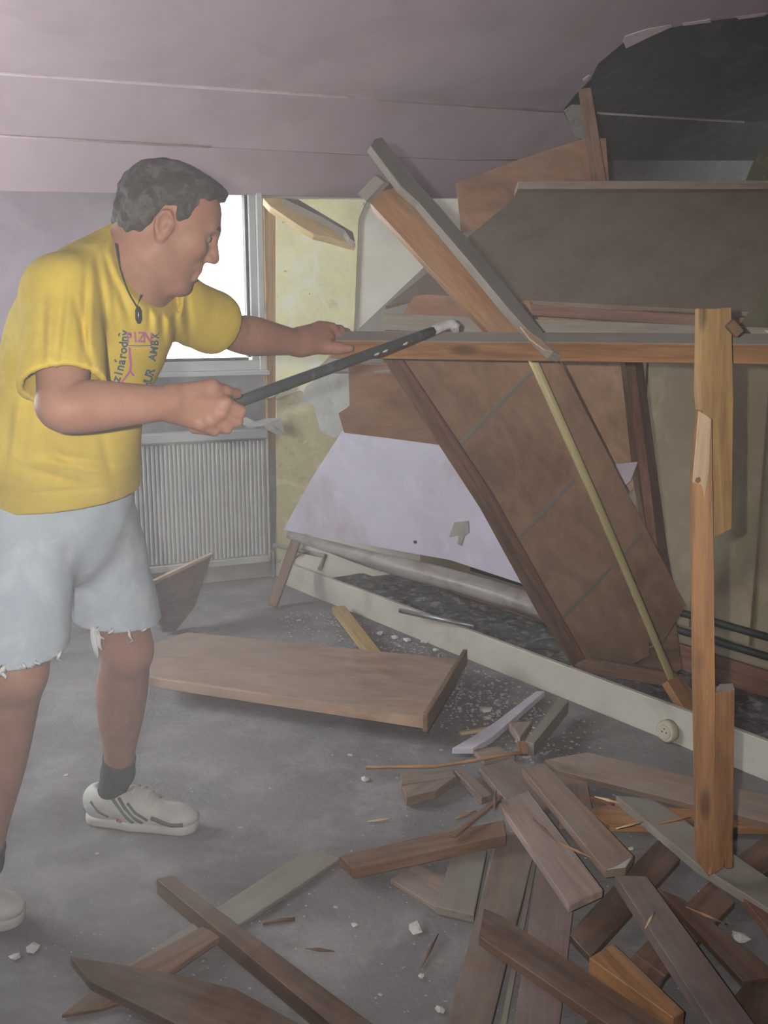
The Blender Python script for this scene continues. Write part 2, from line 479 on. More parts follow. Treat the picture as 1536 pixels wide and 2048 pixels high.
# ---- window
win = empty('window_1', wall_pt((sL + sR) / 2, zB, -0.1))
tag(win, 'bright window with white frame behind the man', 'window', kind='structure')
def wbar(name, x0, y0, x1, y1, t, thick, mat, par=win):
    return wslab(name, [(x0, y0), (x1, y0), (x1, y1), (x0, y1)], t, thick, mat, par, 0.003)
def wrect(name, s0, s1, z0, z1, t, thick, mat, par=win, bev=0.003):
    return poly_slab(name, [wall_pt(s0, z0, t), wall_pt(s1, z0, t), wall_pt(s1, z1, t), wall_pt(s0, z1, t)], NI, thick, mat, par, A_, bev)
sa = ws(494, 560)[0]; sb = ws(510, 560)[0]; sm = ws(500, 560)[0]; sg = ws(514, 560)[0]
z1 = ws(430, 722)[1]; z2 = ws(430, 716)[1]
wrect('frame_jamb', sm, sg, zB, zT, 0.005, 0.09, M_white)
wrect('gasket', sa, sm, z2, zT, -0.01, 0.05, M_gasket)
wrect('frame_jamb', sg, sR, zB, zT, 0.02, 0.16, M_white)
wrect('frame_jamb', sL, sL + 0.07, zB, zT, 0.0, 0.09, M_white)
wrect('frame_sill', sL, sR, zB, z1, 0.015, 0.10, M_white)
wrect('gasket', sL + 0.07, sa, z1, z2, 0.0, 0.05, M_gasket)
wrect('sill_board', sL - 0.02, sR + 0.005, zB - 0.022, zB, 0.06, 0.22, M_white)
wrect('frame_head', sL, sR, zT - 0.01, zT + 0.03, 0.0, 0.09, M_white)
wrect('pane', sL + 0.07, sa, z2, zT - 0.01, -0.045, 0.006, M_glass, win, 0.0)

# ---- post at the window's right side
trim = wslab('trim_1', [(527, 396), (552, 396), (554, 905), (536, 905)], 0.035, 0.05, M_amber, None, 0.003, xdir=UP)
tag(trim, 'narrow amber timber post between window and yellow plaster', 'post', kind='structure')

# ---- ceiling: bare board folds with a layer of mauve paper on them
TB, TC = 0.12, 0.36
lineA = [(-700, 371), (0, 382), (920, 398), (1545, 404)]
lineB = [(-700, 231), (0, 272), (920, 321), (1545, 321)]
lineC = [(-700, 97), (0, 145), (1130, 222), (1545, 246)]
def cline(l, t): return [wp(x, y, t) for x, y in l]
LA, LB, LC = cline(lineA, 0.0), cline(lineB, TB), cline(lineC, TC)
def rise(p, dt, dz): return p + NI * dt + UP * dz
LD = [rise(p, 1.35, 0.40) for p in LC]
LE = [rise(p, 7.2, 0.46) for p in LC]
def strip(name, l0, l1, mat, parent, thick=0.02):
    v = list(l0) + list(l1); k = len(l0)
    return sheet(name, v, [(i, i + 1, k + i + 1, k + i) for i in range(k - 1)], mat, parent, 0)
ceil = empty('ceiling', wall_pt(0, 2.3, 1.0))
tag(ceil, 'folded attic ceiling with mauve paper torn away at the right', 'ceiling', kind='structure')
strip('lower_fold', LA, LB, M_palestrip, ceil)
strip('middle_fold', LB, LC, M_bare, ceil)
strip('upper_slope', LC, LD, M_bare, ceil)
strip('flat_ceiling', LD, LE, M_ceil, ceil)
# planes of the folds (for the paper)
def plane_of(l0, l1):
    a, b_, c = l0[1], l0[2], (l1[1] + l1[2]) / 2
    n = (b_ - a).cross(c - a).normalized()
    if n.dot(EYE - a) < 0: n = -n
    return a, n
def paper(name, outline, l0, l1, mat, off=0.012, thick=0.003):
    a, n = plane_of(l0, l1)
    a = a + n * off
    return poly_slab(name, [onplane(x, y, a, n) for x, y in outline], n, thick, mat, ceil, A_, 0.0)
paper('wallpaper', [(-640, 376), (0, 382), (560, 391), (920, 398), (1215, 400), (1208, 322), (920, 321), (0, 272), (-640, 234)], LA, LB, M_paper)
paper('wallpaper', [(-640, 235), (0, 272), (920, 320), (1185, 318), (1160, 280), (1140, 250), (1127, 224), (560, 184), (0, 146), (-640, 102)], LB, LC, M_paper)
aU, nU = plane_of(LC, LD)
pU = [(-640, 100), (0, 144), (560, 183), (1125, 222), (1150, 190), (1182, 158), (1196, 128), (1246, 86), (1262, 76), (1330, 58), (1400, 44), (1470, 36), (1545, 26), (1560, -40), (1400, -110), (768, -160), (0, -170), (-640, -120)]
paper('wallpaper', pU, LC, LD, M_paper)
paper('torn_edge', [(1246, 82), (1252, 97), (1300, 74), (1344, 54), (1342, 50), (1296, 58), (1250, 73)], LC, LD, M_tear, 0.018)
paper('torn_edge', [(1364, 47), (1366, 52), (1412, 46), (1422, 45), (1420, 38), (1410, 41)], LC, LD, M_tear, 0.018)
paper('torn_edge', [(1470, 34), (1478, 39), (1524, 33), (1536, 29), (1534, 26)], LC, LD, M_tear, 0.018)
paper('torn_edge', [(1165, 160), (1170, 164), (1182, 152), (1178, 150)], LC, LD, M_tear, 0.018)
paper('torn_edge', [(1128, 222), (1160, 196), (1170, 250), (1172, 284), (1150, 272)], LB, LC, M_torn, 0.02)
# seams along the folds
def seam(name, px, t, w, mat, dz=0.0):
    pts = [wp(x, y, t + 0.02) for x, y in px]
    return tube(name, pts, w, mat, ceil, 8)
seam('seam', [(-300, 124), (0, 145), (560, 184), (1125, 222)], TC, 0.010, M_seamp)
seam('seam', [(1195, 226), (1350, 236), (1488, 244)], TC, 0.006, M_seam)
seam('seam', [(-300, 254), (0, 272), (420, 294)], TB, 0.006, M_seamp)

# ---- gable at the far right, side and rear walls that close the room
gp = wp(1478, 330, 0.0)
gs = (gp - O_).dot(A_)
pts = [wall_pt(gs, -0.05, 0), wall_pt(gs, -0.05, 3.3), wall_pt(gs, 2.98, 3.3), wall_pt(gs, 2.98, 0)]
g = poly_slab('wall_right', pts, -A_, 0.1, M_olive2, None, NI, 0.0)
tag(g, 'mossy yellow gable wall at the far right edge', 'wall', kind='structure')
w = empty('wall_left', (-2.65, 1.5, 0))
tag(w, 'mauve side wall beyond the left edge, with an added window in it', 'wall', kind='structure')
y0_, y1_, z0_, z1_ = 2.3, 3.9, 0.85, 2.05              # opening of the unseen side window, added for ambient daylight
for lo_, hi_ in (((-2.75, -2.0, -0.05), (-2.6, y0_, 3.0)), ((-2.75, y1_, -0.05), (-2.6, 5.2, 3.0)), ((-2.75, y0_, -0.05), (-2.6, y1_, z0_)), ((-2.75, y0_, z1_), (-2.6, y1_, 3.0))):
    boxmesh('wall_section', lo_, hi_, M_ceil, w)
w2 = empty('added_fill_window', (-2.68, (y0_ + y1_) / 2, z0_))
tag(w2, 'added side window beyond the left edge, letting in ambient daylight', 'window', kind='structure')
for lo_, hi_ in (((-2.72, y0_, z0_), (-2.64, y0_ + 0.06, z1_)), ((-2.72, y1_ - 0.06, z0_), (-2.64, y1_, z1_)), ((-2.72, y0_, z0_), (-2.64, y1_, z0_ + 0.06)), ((-2.72, y0_, z1_ - 0.06), (-2.64, y1_, z1_)), ((-2.72, (y0_ + y1_) / 2 - 0.03, z0_), (-2.64, (y0_ + y1_) / 2 + 0.03, z1_))):
    boxmesh('frame_bar', lo_, hi_, M_white, w2)
w = boxmesh('roof', (-2.9, -2.05, 3.0), (3.8, 8.0, 3.1), M_ceil)
tag(w, 'roof closing the attic above the ceiling', 'roof', kind='structure')
w = boxmesh('wall_end', (1.0, 6.9, -0.05), (3.8, 7.1, 3.0), M_ceil)
tag(w, 'rear wall closing the attic behind the window wall', 'wall', kind='structure')
w = boxmesh('wall_front', (-2.75, -2.05, -0.05), (3.6, -1.9, 3.0), M_ceil)
tag(w, 'plain wall behind the photographer', 'wall', kind='structure')
w = boxmesh('wall_side', (2.55, -2.0, -0.05), (2.7, 4.2, 3.0), M_ceil)
tag(w, 'plain side wall beyond the right edge', 'wall', kind='structure')

# ---- radiator
sl, zt = ws(250, 892, 0.07); sr, zt2 = ws(533, 862, 0.07)
zt = zt2
zb = 0.09
rad = empty('radiator', wall_pt((sl + sr) / 2, 0.0, 0.05))
sl -= 0.25
tag(rad, 'cream ribbed panel radiator below the window', 'radiator')
poly_slab('back_panel', [wall_pt(sl, zb, 0.05), wall_pt(sr, zb, 0.05), wall_pt(sr, zt, 0.05), wall_pt(sl, zt, 0.05)], NI, 0.035, M_rad, rad, A_, 0.004)
poly_slab('top_grille', [wall_pt(sl - 0.005, zt - 0.035, 0.082), wall_pt(sr + 0.005, zt - 0.035, 0.082), wall_pt(sr + 0.005, zt + 0.012, 0.082), wall_pt(sl - 0.005, zt + 0.012, 0.082)], NI, 0.072, M_white, rad, A_, 0.006)
poly_slab('bottom_rail', [wall_pt(sl, zb, 0.068), wall_pt(sr, zb, 0.068), wall_pt(sr, zb + 0.035, 0.068), wall_pt(sl, zb + 0.035, 0.068)], NI, 0.02, M_rad, rad, A_, 0.004)
nr = int((sr - sl) / 0.021)
ribme = None
for i in range(nr):
    s = sl + 0.02 + i * (sr - sl - 0.04) / (nr - 1)
    if ribme is None:
        o = poly_slab('rib', [wall_pt(s - 0.007, zb + 0.04, 0.062), wall_pt(s + 0.007, zb + 0.04, 0.062), wall_pt(s + 0.007, zt - 0.045, 0.062), wall_pt(s - 0.007, zt - 0.045, 0.062)], NI, 0.012, M_rad, rad, UP, 0.003)
        ribme = o; rs = s
    else:
        c = ribme.copy(); COL.objects.link(c)
        c.location = ribme.location + A_ * (s - rs)
poly_slab('end_cap', [wall_pt(sr, zb, 0.06), wall_pt(sr + 0.012, zb, 0.06), wall_pt(sr + 0.012, zt, 0.06), wall_pt(sr, zt, 0.06)], NI, 0.05, M_rad, rad, UP, 0.003)
tube('valve_pipe', [wall_pt(sr + 0.03, 0.0, 0.03), wall_pt(sr + 0.03, 0.13, 0.03), wall_pt(sr - 0.02, 0.15, 0.03)], 0.01, M_rad, rad, 10)
# skirting below the radiator
sk = poly_slab('baseboard_back', [wall_pt(S0 + 0.1, 0, 0.02), wall_pt(0.02, 0, 0.02), wall_pt(0.02, 0.085, 0.02), wall_pt(S0 + 0.1, 0.085, 0.02)], NI, 0.014, M_plinth, None, A_, 0.002)
tag(sk, 'low cream skirting board under the radiator', 'skirting', kind='structure')

# ---- plinth of the torn-out wardrobe: a cream board on edge that runs towards the right
P0 = Zp(706, 1226, 0); P1 = Zp(1536, 1564, 0)
PD = (P1 - P0); PD.z = 0; PD.normalize()
PN = Vector((-PD.y, PD.x, 0))
if PN.dot(EYE - P0) < 0: PN = -PN                      # into the room
tl = onplane(600, 1128, P0, PN); tr_ = onplane(1536, 1484, P0, PN)
PS = P0 - PD * 0.75
PE = P1 + PD * 0.9
hgt = (tl.z + tr_.z) / 2
PLH = tr_.z
pl = poly_slab('plinth_board', [P0 - PD * 0.62, PE, PE + UP * PLH, P0 - PD * 0.62 + UP * PLH], PN, 0.022, M_plinth, None, PD, 0.003)
tag(pl, 'long cream plinth board standing on edge along the floor', 'plinth board')
# ---- back wall of the wardrobe (knee wall) with pipes and a red-brown skirting
KO = P0 - PN * 0.60
def kp(px, py, off=0.0): return onplane(px, py, KO + PN * off, PN)
def ks(px, py, off=0.0): return (kp(px, py, off) - KO).dot(PD), kp(px, py, off).z
def kpt(s, z, off=0.0): return KO + PD * s + PN * off + UP * z
knee = poly_slab('wall_knee', [kpt(-0.6, -0.02), kpt(3.3, -0.02), kpt(3.3, 1.50), kpt(-0.6, 1.50)], PN, 0.08, M_olive, None, PD, 0.0)
tag(knee, 'olive board wall at the back of the torn-out wardrobe', 'wall', kind='structure')
sA = ks(1292, 900)[0]; sB = ks(1404, 900)[0]; sC = ks(1440, 900)[0]; sD = ks(1534, 900)[0]
for nm, s0, s1, off in (('wall_panel', sA - 0.55, sA - 0.01, 0.010), ('wall_panel', sA, sB, 0.012), ('wall_panel', sC, sD, 0.02), ('wall_panel', sD + 0.06, sD + 0.6, 0.012)):
    poly_slab(nm, [kpt(s0, 0.17, off), kpt(s1, 0.17, off), kpt(s1, 1.44, off), kpt(s0, 1.44, off)], PN, off + 0.002, M_olive, knee, UP, 0.002)
sk2 = poly_slab('baseboard_knee', [kpt(-0.4, 0, 0.03), kpt(3.2, 0, 0.03), kpt(3.2, 0.10, 0.03), kpt(-0.4, 0.10, 0.03)], PN, 0.025, M_redbr, None, PD, 0.003)
tag(sk2, 'red-brown skirting board below the black pipes at the right', 'skirting', kind='structure')
for zz, lab in ((0.165, 'lower black heating pipe along the olive wall'), (0.235, 'upper black heating pipe along the olive wall')):
    p = tube('heating_pipe', [kpt(0.2, zz, 0.055), kpt(3.0, zz, 0.055)], 0.014, M_black, None, 12)
    tag(p, lab, 'pipe')
# grey rubble left on the floor between plinth and wall
rb = []
nx, ny = 60, 12
vs, fs = [], []
rng = np.random.RandomState(3)
for j in range(ny):
    for i in range(nx):
        s = -0.55 + 3.6 * i / (nx - 1); t = -0.03 - 0.54 * j / (ny - 1)
        e = 0.0 if j in (0, ny - 1) or i in (0, nx - 1) else 1.0
        vs.append(P0 + PD * s + PN * t + UP * (0.004 + e * (0.006 + 0.028 * rng.rand() ** 2)))
for j in range(ny - 1):
    for i in range(nx - 1):
        a = j * nx + i
        fs.append((a, a + 1, a + nx + 1, a + nx))
rub = sheet('rubble', vs, fs, M_rubble, None, 0)
tag(rub, 'grey rubble covering the floor behind the plinth board', 'rubble', kind='stuff')

# ---- wall socket on the plinth
so = onplane(1340, 1460, P0, PN)
soc = empty('socket', so)
tag(soc, 'round ivory wall socket fixed on the plinth board', 'socket')
tube('socket_ring', [so - PN * 0.002, so + PN * 0.022, so + PN * 0.028], [0.036, 0.036, 0.030], M_socket, soc, 28)
tube('socket_face', [so + PN * 0.027, so + PN * 0.030], [0.024, 0.022], M_socket, soc, 24)
for dx, dz in ((-0.008, 0), (0.008, 0), (0, 0.011)):
    q = so + PD * dx + UP * dz
    tube('socket_hole', [q + PN * 0.0295, q + PN * 0.0305], 0.0026, M_hole, soc, 10)
# ================================================================== THE TORN-OUT WARDROBE
Yp = lambda x, y, v: (x, y, 'Y', v)
Zq = lambda x, y, v: (x, y, 'z', v)

# --- dusty slanting lid and the sheet under it
lidp = [Yp(1040, 384, 4.05), Yp(1500, 384, 3.75), Yp(1300, 612, 3.02)]
o = slab('slanted_lid', lidp, [(1042, 384), (1560, 384), (1560, 628), (1100, 603), (846, 592), (770, 612), (862, 540), (922, 486)], 0.012, M_sheetd)
tag(o, 'big dust-covered slanting board above the long orange beam', 'board')
o = slab('lid_edge_batten', [Yp(1040, 380, 4.03), Yp(1500, 380, 3.73), Yp(1300, 398, 4.0)], [(1035, 378), (1560, 378), (1560, 394), (1028, 394)], 0.03, M_dusty)
tag(o, 'grey batten along the top edge of the slanting board', 'batten')
# sloping side board left of it
o = slab('sloping_side_board', [Yp(930, 470, 3.85), Yp(640, 735, 3.45), Yp(830, 640, 3.45)],
         [(915, 470), (950, 458), (1010, 520), (960, 600), (880, 640), (830, 690), (780, 742), (628, 742)], 0.012, M_greyb, xdir=((922, 468), (640, 735)))
tag(o, 'grey-brown board slanting down behind the left hand', 'board')
for outl, lab in (([(816, 598), (912, 500), (920, 506), (822, 604)], 'thin pale strip on the slanting board, the longer one'),
                  ([(806, 632), (838, 598), (846, 604), (814, 636)], 'thin pale strip on the slanting board, the shorter one')):
    o = slab('edge_strip', [Yp(930, 470, 3.82), Yp(640, 735, 3.42), Yp(830, 640, 3.42)], outl, 0.006, M_dusty)
    tag(o, lab, 'strip')
# brown front sheet hanging below the beam
o = slab('brown_back_sheet', [Yp(700, 760, 3.35), Yp(900, 760, 3.15), Yp(800, 890, 3.45)],
         [(696, 730), (1060, 720), (1000, 905), (895, 892), (790, 878), (688, 866), (676, 826), (700, 812)], 0.008, M_sheet2)
tag(o, 'brown hardboard sheet hanging below the beam above the lavender panel', 'sheet')
o = slab('cross_sheet', [Yp(800, 600, 3.05), Yp(1000, 600, 2.95), Yp(900, 660, 3.0)],
         [(828, 592), (850, 588), (1060, 602), (1072, 660), (770, 662), (800, 640)], 0.008, M_sheet2)
tag(o, 'red-brown strip of hardboard behind the crossing planks', 'sheet')
# rails behind the beam
o = box('rear_rail', W(1030, 618, 2.95), W(1580, 652, 2.72), 0.03, 0.03, UP, M_redbr)
tag(o, 'thin red-brown rail running behind the beam, below the dusty board', 'rail')
o = slab('peach_strip', [Yp(1070, 622, 3.3), Yp(1230, 640, 3.25), Yp(1100, 645, 3.3)], [(1040, 618), (1248, 630), (1250, 662), (1060, 660)], 0.006, M_peach)
tag(o, 'light peach strip of plywood seen between the rails', 'strip')
o = box('dusty_rail', W(768, 643, 2.82), W(1600, 676, 2.55), 0.045, 0.028, UP, M_greyb)
tag(o, 'dust-grey rail directly behind the orange beam', 'rail')

# --- long orange beam the man holds
b0, b1 = W(664, 690, 2.56), W(1640, 700, 2.22)
bw = (UP * 0.86 - (b1 - b0).cross(UP).normalized() * -0.5)
nrm_toward = (EYE - (b0 + b1) / 2).normalized()
beam_w = (UP + nrm_toward * 0.50).normalized()
beam = box('long_beam', b0, b1, 0.050, 0.052, beam_w, M_orange, None, 0.003)
tag(beam, 'long orange beam held by the man, running to the right edge', 'beam')
# dust lying on its upper face
xb = (b1 - b0).normalized()
yb = (beam_w - xb * beam_w.dot(xb)).normalized()
if yb.z < 0: yb = -yb
zb_ = xb.cross(yb)
if zb_.dot(nrm_toward) < 0: zb_ = -zb_
fc = [b0 + yb * 0.0252 - zb_ * 0.024, b1 + yb * 0.0252 - zb_ * 0.024, b1 + yb * 0.0252 + zb_ * 0.024, b0 + yb * 0.0252 + zb_ * 0.024]
poly_slab('dusty_top', fc, yb, 0.001, M_greyb, beam, xb, 0.0, 0.0012)

# --- two crossed timbers standing up over the beam
tim = empty('diagonal_timber', W(880, 540, 2.5))
tag(tim, 'broken timber slanting over the beam, orange in front, dusty on its side', 'timber')
fp_ = [Yp(760, 390, 2.72), Yp(1000, 680, 2.44), Yp(850, 430, 2.66)]
slab('front_face', fp_, [(738, 404), (762, 382), (800, 372), (836, 404), (930, 512), (1030, 640), (1062, 690), (1010, 664), (985, 672), (900, 580), (800, 470)], 0.045, M_orange, tim, xdir=((738, 404), (985, 672)))
slab('dusty_end', [Yp(738, 404, 2.70), Yp(768, 370, 2.70), Yp(755, 395, 2.71)], [(732, 402), (768, 364), (780, 366), (750, 398), (745, 410)], 0.04, M_greyb, tim)
o = slab('dusty_plank', [Yp(760, 285, 2.78), Yp(1110, 700, 2.36), Yp(940, 470, 2.62)],
         [(741, 291), (750, 277), (764, 274), (836, 368), (880, 414), (1000, 556), (1124, 713), (1104, 706), (1052, 656), (1016, 616), (930, 512), (838, 404), (802, 372)], 0.02, M_greyb, xdir=((741, 291), (1100, 700)))
tag(o, 'long grey dusty plank crossing the beam, its splintered tip pointing down', 'plank')
slab('split_tip', [Yp(760, 285, 2.765), Yp(1110, 700, 2.345), Yp(940, 470, 2.605)], [(1040, 652), (1080, 676), (1108, 704), (1090, 700), (1060, 678)], 0.004, M_raw, o)

# --- brown sheet and batten standing above
o = slab('upper_brown_sheet', [Yp(912, 365, 4.25), Yp(1160, 285, 4.2), Yp(1000, 470, 4.22)], [(912, 366), (1040, 318), (1172, 276), (1212, 276), (1220, 388), (1040, 388), (924, 490)], 0.012, M_sheet2)
tag(o, 'brown hardboard sheet sticking up behind the slanting board', 'sheet')
o = slab('upright_batten', [Yp(1160, 178, 4.12), Yp(1190, 380, 4.05), Yp(1210, 300, 4.06)], [(1156, 178), (1182, 175), (1216, 382), (1186, 382)], 0.03, M_brownb, xdir=((1156, 178), (1186, 382)))
tag(o, 'narrow brown batten standing up against the bare ceiling patch', 'batten')

# --- tilted door with its frame
door = empty('tilted_door', Zp(1260, 1400, 0))
tag(door, 'big brown hardboard door tilted below the beam, framed by rails', 'door')
dp = [Yp(1165, 1330, 3.42), Yp(1372, 1212, 3.30), Yp(800, 715, 2.78)]
slab('panel_sheet', dp, [(790, 716), (1086, 700), (1112, 706), (1372, 1212), (1322, 1292), (1296, 1284), (1300, 1312), (1262, 1330), (1168, 1336)], 0.006, M_sheet, door, xdir=((790, 716), (1168, 1336)))
dp2 = [Yp(1165, 1330, 3.39), Yp(1372, 1212, 3.27), Yp(800, 715, 2.75)]
slab('side_rail', dp2, [(764, 716), (800, 714), (985, 990), (1174, 1326), (1150, 1340), (1075, 1226), (960, 1016)], 0.035, M_brownb, door, xdir=((764, 716), (1150, 1340)))
dp3 = [Yp(1165, 1330, 3.385), Yp(1372, 1212, 3.265), Yp(800, 715, 2.745)]
slab('rail_groove', dp3, [(790, 716), (800, 714), (985, 990), (1172, 1322), (1166, 1326), (975, 1000)], 0.004, M_redbr, door, xdir=((764, 716), (1150, 1340)))
slab('bottom_rail', [Yp(1160, 1330, 3.34), Yp(1350, 1362, 3.26), Yp(1250, 1368, 3.30)], [(1150, 1332), (1180, 1318), (1352, 1348), (1366, 1362), (1350, 1376), (1172, 1346)], 0.03, M_brownb, door)
slab('rail_stub', [Yp(1350, 1360, 3.24), Yp(1395, 1436, 3.16), Yp(1370, 1360, 3.26)], [(1334, 1362), (1360, 1348), (1398, 1396), (1398, 1436), (1376, 1430)], 0.03, M_orange, door)
for outl in ([(912, 892), (1060, 742), (1066, 748), (918, 898)], [(1034, 1076), (1146, 958), (1152, 963), (1040, 1082)], [(1120, 1238), (1280, 1070), (1285, 1075), (1126, 1243)]):
    slab('batten_mark', [Yp(1165, 1330, 3.417), Yp(1372, 1212, 3.297), Yp(800, 715, 2.777)], outl, 0.002, M_greyb, door)
slab('lower_panel', [Yp(1290, 1300, 3.52), Yp(1350, 1240, 3.46), Yp(1340, 1350, 3.5)], [(1256, 1310), (1322, 1288), (1352, 1240), (1364, 1338), (1340, 1352), (1190, 1352), (1240, 1372), (1226, 1378), (1190, 1346)], 0.006, M_brownb, door)
# --- yellowed pole leaning on the door
o = tube('curtain_pole', [W(1062, 712, 2.72), W(1200, 1020, 2.98), W(1338, 1346, 3.24), W(1362, 1412, 3.30)], [0.0125, 0.0125, 0.0125, 0.010], M_pole, None, 16)
tag(o, 'yellowed round pole leaning across the tilted door', 'pole')

# --- peach panel, jamb
o = slab('peach_plywood', [Yp(1130, 730, 3.28), Yp(1260, 730, 3.22), Yp(1260, 980, 3.42)], [(1110, 690), (1262, 690), (1268, 800), (1282, 960), (1246, 1000), (1180, 870)], 0.006, M_peach)
tag(o, 'light peach plywood panel between tilted door and brown jamb', 'panel')
o = slab('lavender_offcut', [Yp(1240, 930, 3.30), Yp(1276, 925, 3.29), Yp(1250, 975, 3.32)], [(1226, 930), (1276, 924), (1262, 962), (1248, 974)], 0.004, M_lav)
tag(o, 'small lavender offcut wedged beside the brown jamb', 'offcut')
jam = empty('side_jamb', Zp(1330, 1300, 0.0))
tag(jam, 'tall brown jamb leaning to the right behind the tilted door', 'jamb')
slab('jamb_face', [Yp(1250, 725, 3.18), Yp(1310, 1080, 3.42), Yp(1276, 725, 3.2)], [(1246, 680), (1266, 680), (1296, 900), (1320, 1110), (1300, 1096), (1278, 980)], 0.03, M_brownb, jam, xdir=((1246, 690), (1310, 1090)))
slab('jamb_side', [Yp(1264, 725, 3.16), Yp(1324, 1080, 3.40), Yp(1276, 725, 3.22)], [(1264, 680), (1280, 680), (1336, 1110), (1350, 1180), (1318, 1110)], 0.03, M_redbr, jam, xdir=((1246, 690), (1310, 1090)))

# --- post nailed in front of the beam
post = empty('upright_post', Zp(1430, 1758, 0.03))
tag(post, 'splintered orange post standing on the plank pile, nailed to the beam', 'post')
pu = [Yp(1404, 612, 2.17), Yp(1462, 1060, 2.17), Yp(1462, 620, 2.185)]
slab('upper_board', pu, [(1404, 616), (1430, 619), (1463, 614), (1466, 800), (1464, 1058), (1428, 1076), (1412, 900), (1402, 780)], 0.03, M_amber, post, xdir=((1404, 616), (1404, 900)))
pl_ = [Yp(1388, 970, 2.135), Yp(1395, 1750, 2.10), Yp(1430, 1300, 2.115)]
slab('lower_board', pl_, [(1397, 820), (1404, 824), (1424, 838), (1425, 960), (1430, 1380), (1432, 1722), (1418, 1754), (1394, 1724), (1388, 1300), (1384, 968)], 0.035, M_orange, post, xdir=((1397, 820), (1394, 1724)))
pr_ = [Yp(1388, 970, 2.131), Yp(1395, 1750, 2.096), Yp(1430, 1300, 2.111)]
slab('split_face', pr_, [(1397, 822), (1410, 828), (1423, 838), (1418, 940), (1410, 1000), (1404, 968), (1385, 966)], 0.004, M_raw, post)
slab('knot', [Yp(1388, 970, 2.129), Yp(1395, 1750, 2.094), Yp(1430, 1300, 2.109)], [(1392, 956), (1400, 954), (1402, 962), (1396, 967), (1390, 963)], 0.002, M_brownb, post)
ps_ = [Yp(1432, 1380, 2.13), Yp(1466, 1740, 2.10), Yp(1466, 1380, 2.14)]
slab('stub_block', ps_, [(1430, 1386), (1470, 1378), (1466, 1736), (1452, 1738), (1450, 1704), (1446, 1738), (1420, 1752), (1432, 1700)], 0.04, M_orange, post, xdir=((1430, 1386), (1430, 1740)))
slab('block_top', [Yp(1432, 1386, 2.13), Yp(1468, 1378, 2.14), Yp(1450, 1372, 2.16)], [(1430, 1386), (1438, 1368), (1466, 1366), (1470, 1378)], 0.003, M_greyb, post)
o = box('nail_block', W(1458, 646, 2.155), W(1478, 668, 2.155), 0.02, 0.02, UP, M_brownb)
tag(o, 'small dark wood block jammed at the top of the post', 'block')
o = slab('hanging_cloth', [Yp(1480, 655, 2.6), Yp(1560, 540, 2.5), Yp(1560, 668, 2.55)], [(1474, 654), (1500, 622), (1570, 520), (1570, 672), (1530, 664)], 0.006, M_cloth)
tag(o, 'olive cloth hanging at the right edge above the beam', 'cloth')
slab('hem', [Yp(1480, 655, 2.59), Yp(1560, 540, 2.49), Yp(1560, 668, 2.54)], [(1476, 652), (1530, 660), (1570, 668), (1570, 672), (1528, 665), (1474, 655)], 0.002, M_torn, o)

# --- lavender panel and curled vinyl at its foot
lp = [Yp(568, 1058, 4.70), Yp(1060, 1190, 3.82), Yp(680, 865, 4.42)]
lav = slab('lavender_board', lp, [(684, 862), (800, 872), (900, 886), (1000, 900), (1100, 1210), (1042, 1166), (900, 1120), (720, 1088), (566, 1060), (620, 962)], 0.012, M_lav)
tag(lav, 'lavender painted panel leaning low behind the tilted door', 'panel')
lp2 = [Yp(568, 1058, 4.694), Yp(1060, 1190, 3.814), Yp(680, 865, 4.414)]
slab('stain', lp2, [(908, 1045), (936, 1042), (938, 1064), (928, 1070), (922, 1092), (914, 1088), (918, 1070), (898, 1074)], 0.002, M_stain, lav)
slab('drill_hole', lp2, [(826, 1082), (832, 1081), (834, 1086), (828, 1088)], 0.002, M_hole, lav)
# profile: an S-curl swept along the panel's foot
ca, cb = W(572, 1072, 4.62), W(1096, 1222, 3.66)
nseg, prof = 24, 14
vs, fs = [], []
dirn = (cb - ca).normalized()
side = dirn.cross(UP).normalized()
if side.dot(EYE - ca) < 0: side = -side
for i in range(nseg + 1):
    f = i / nseg
    c = ca.lerp(cb, f)
    s = 0.018 + 0.055 * f
    for k in range(prof):
        a = -0.4 + 3.5 * k / (prof - 1)
        x = math.sin(a) * s * 0.9 - 0.02
        z = math.cos(a * 0.95) * s * (0.85 + 0.15 * math.sin(5 * f))
        vs.append(c + side * (x + 0.01 * math.sin(7 * f)) + UP * (z + 0.004 * math.sin(11 * f + k)))
for i in range(nseg):
    for k in range(prof - 1):
        a = i * prof + k
        fs.append((a, a + 1, a + prof + 1, a + prof))
o = sheet('curled_vinyl', vs, fs, M_vinyl, None, 0.003, True)
tag(o, 'curled strip of grey vinyl along the foot of the lavender panel', 'vinyl strip')
o = tube('metal_strip', [W(800, 1221, 3.95), W(880, 1238, 3.82), W(950, 1252, 3.72)], 0.011, M_metal, None, 6)
tag(o, 'short grey metal strip lying on the plinth board', 'strip')
o = tube('thin_lath', [W(548, 1090, 4.74), W(650, 1112, 4.5), W(640, 1138, 4.42)], 0.012, M_greyb, None, 6)
tag(o, 'thin grey lath lying in the corner beside the lavender panel', 'lath')

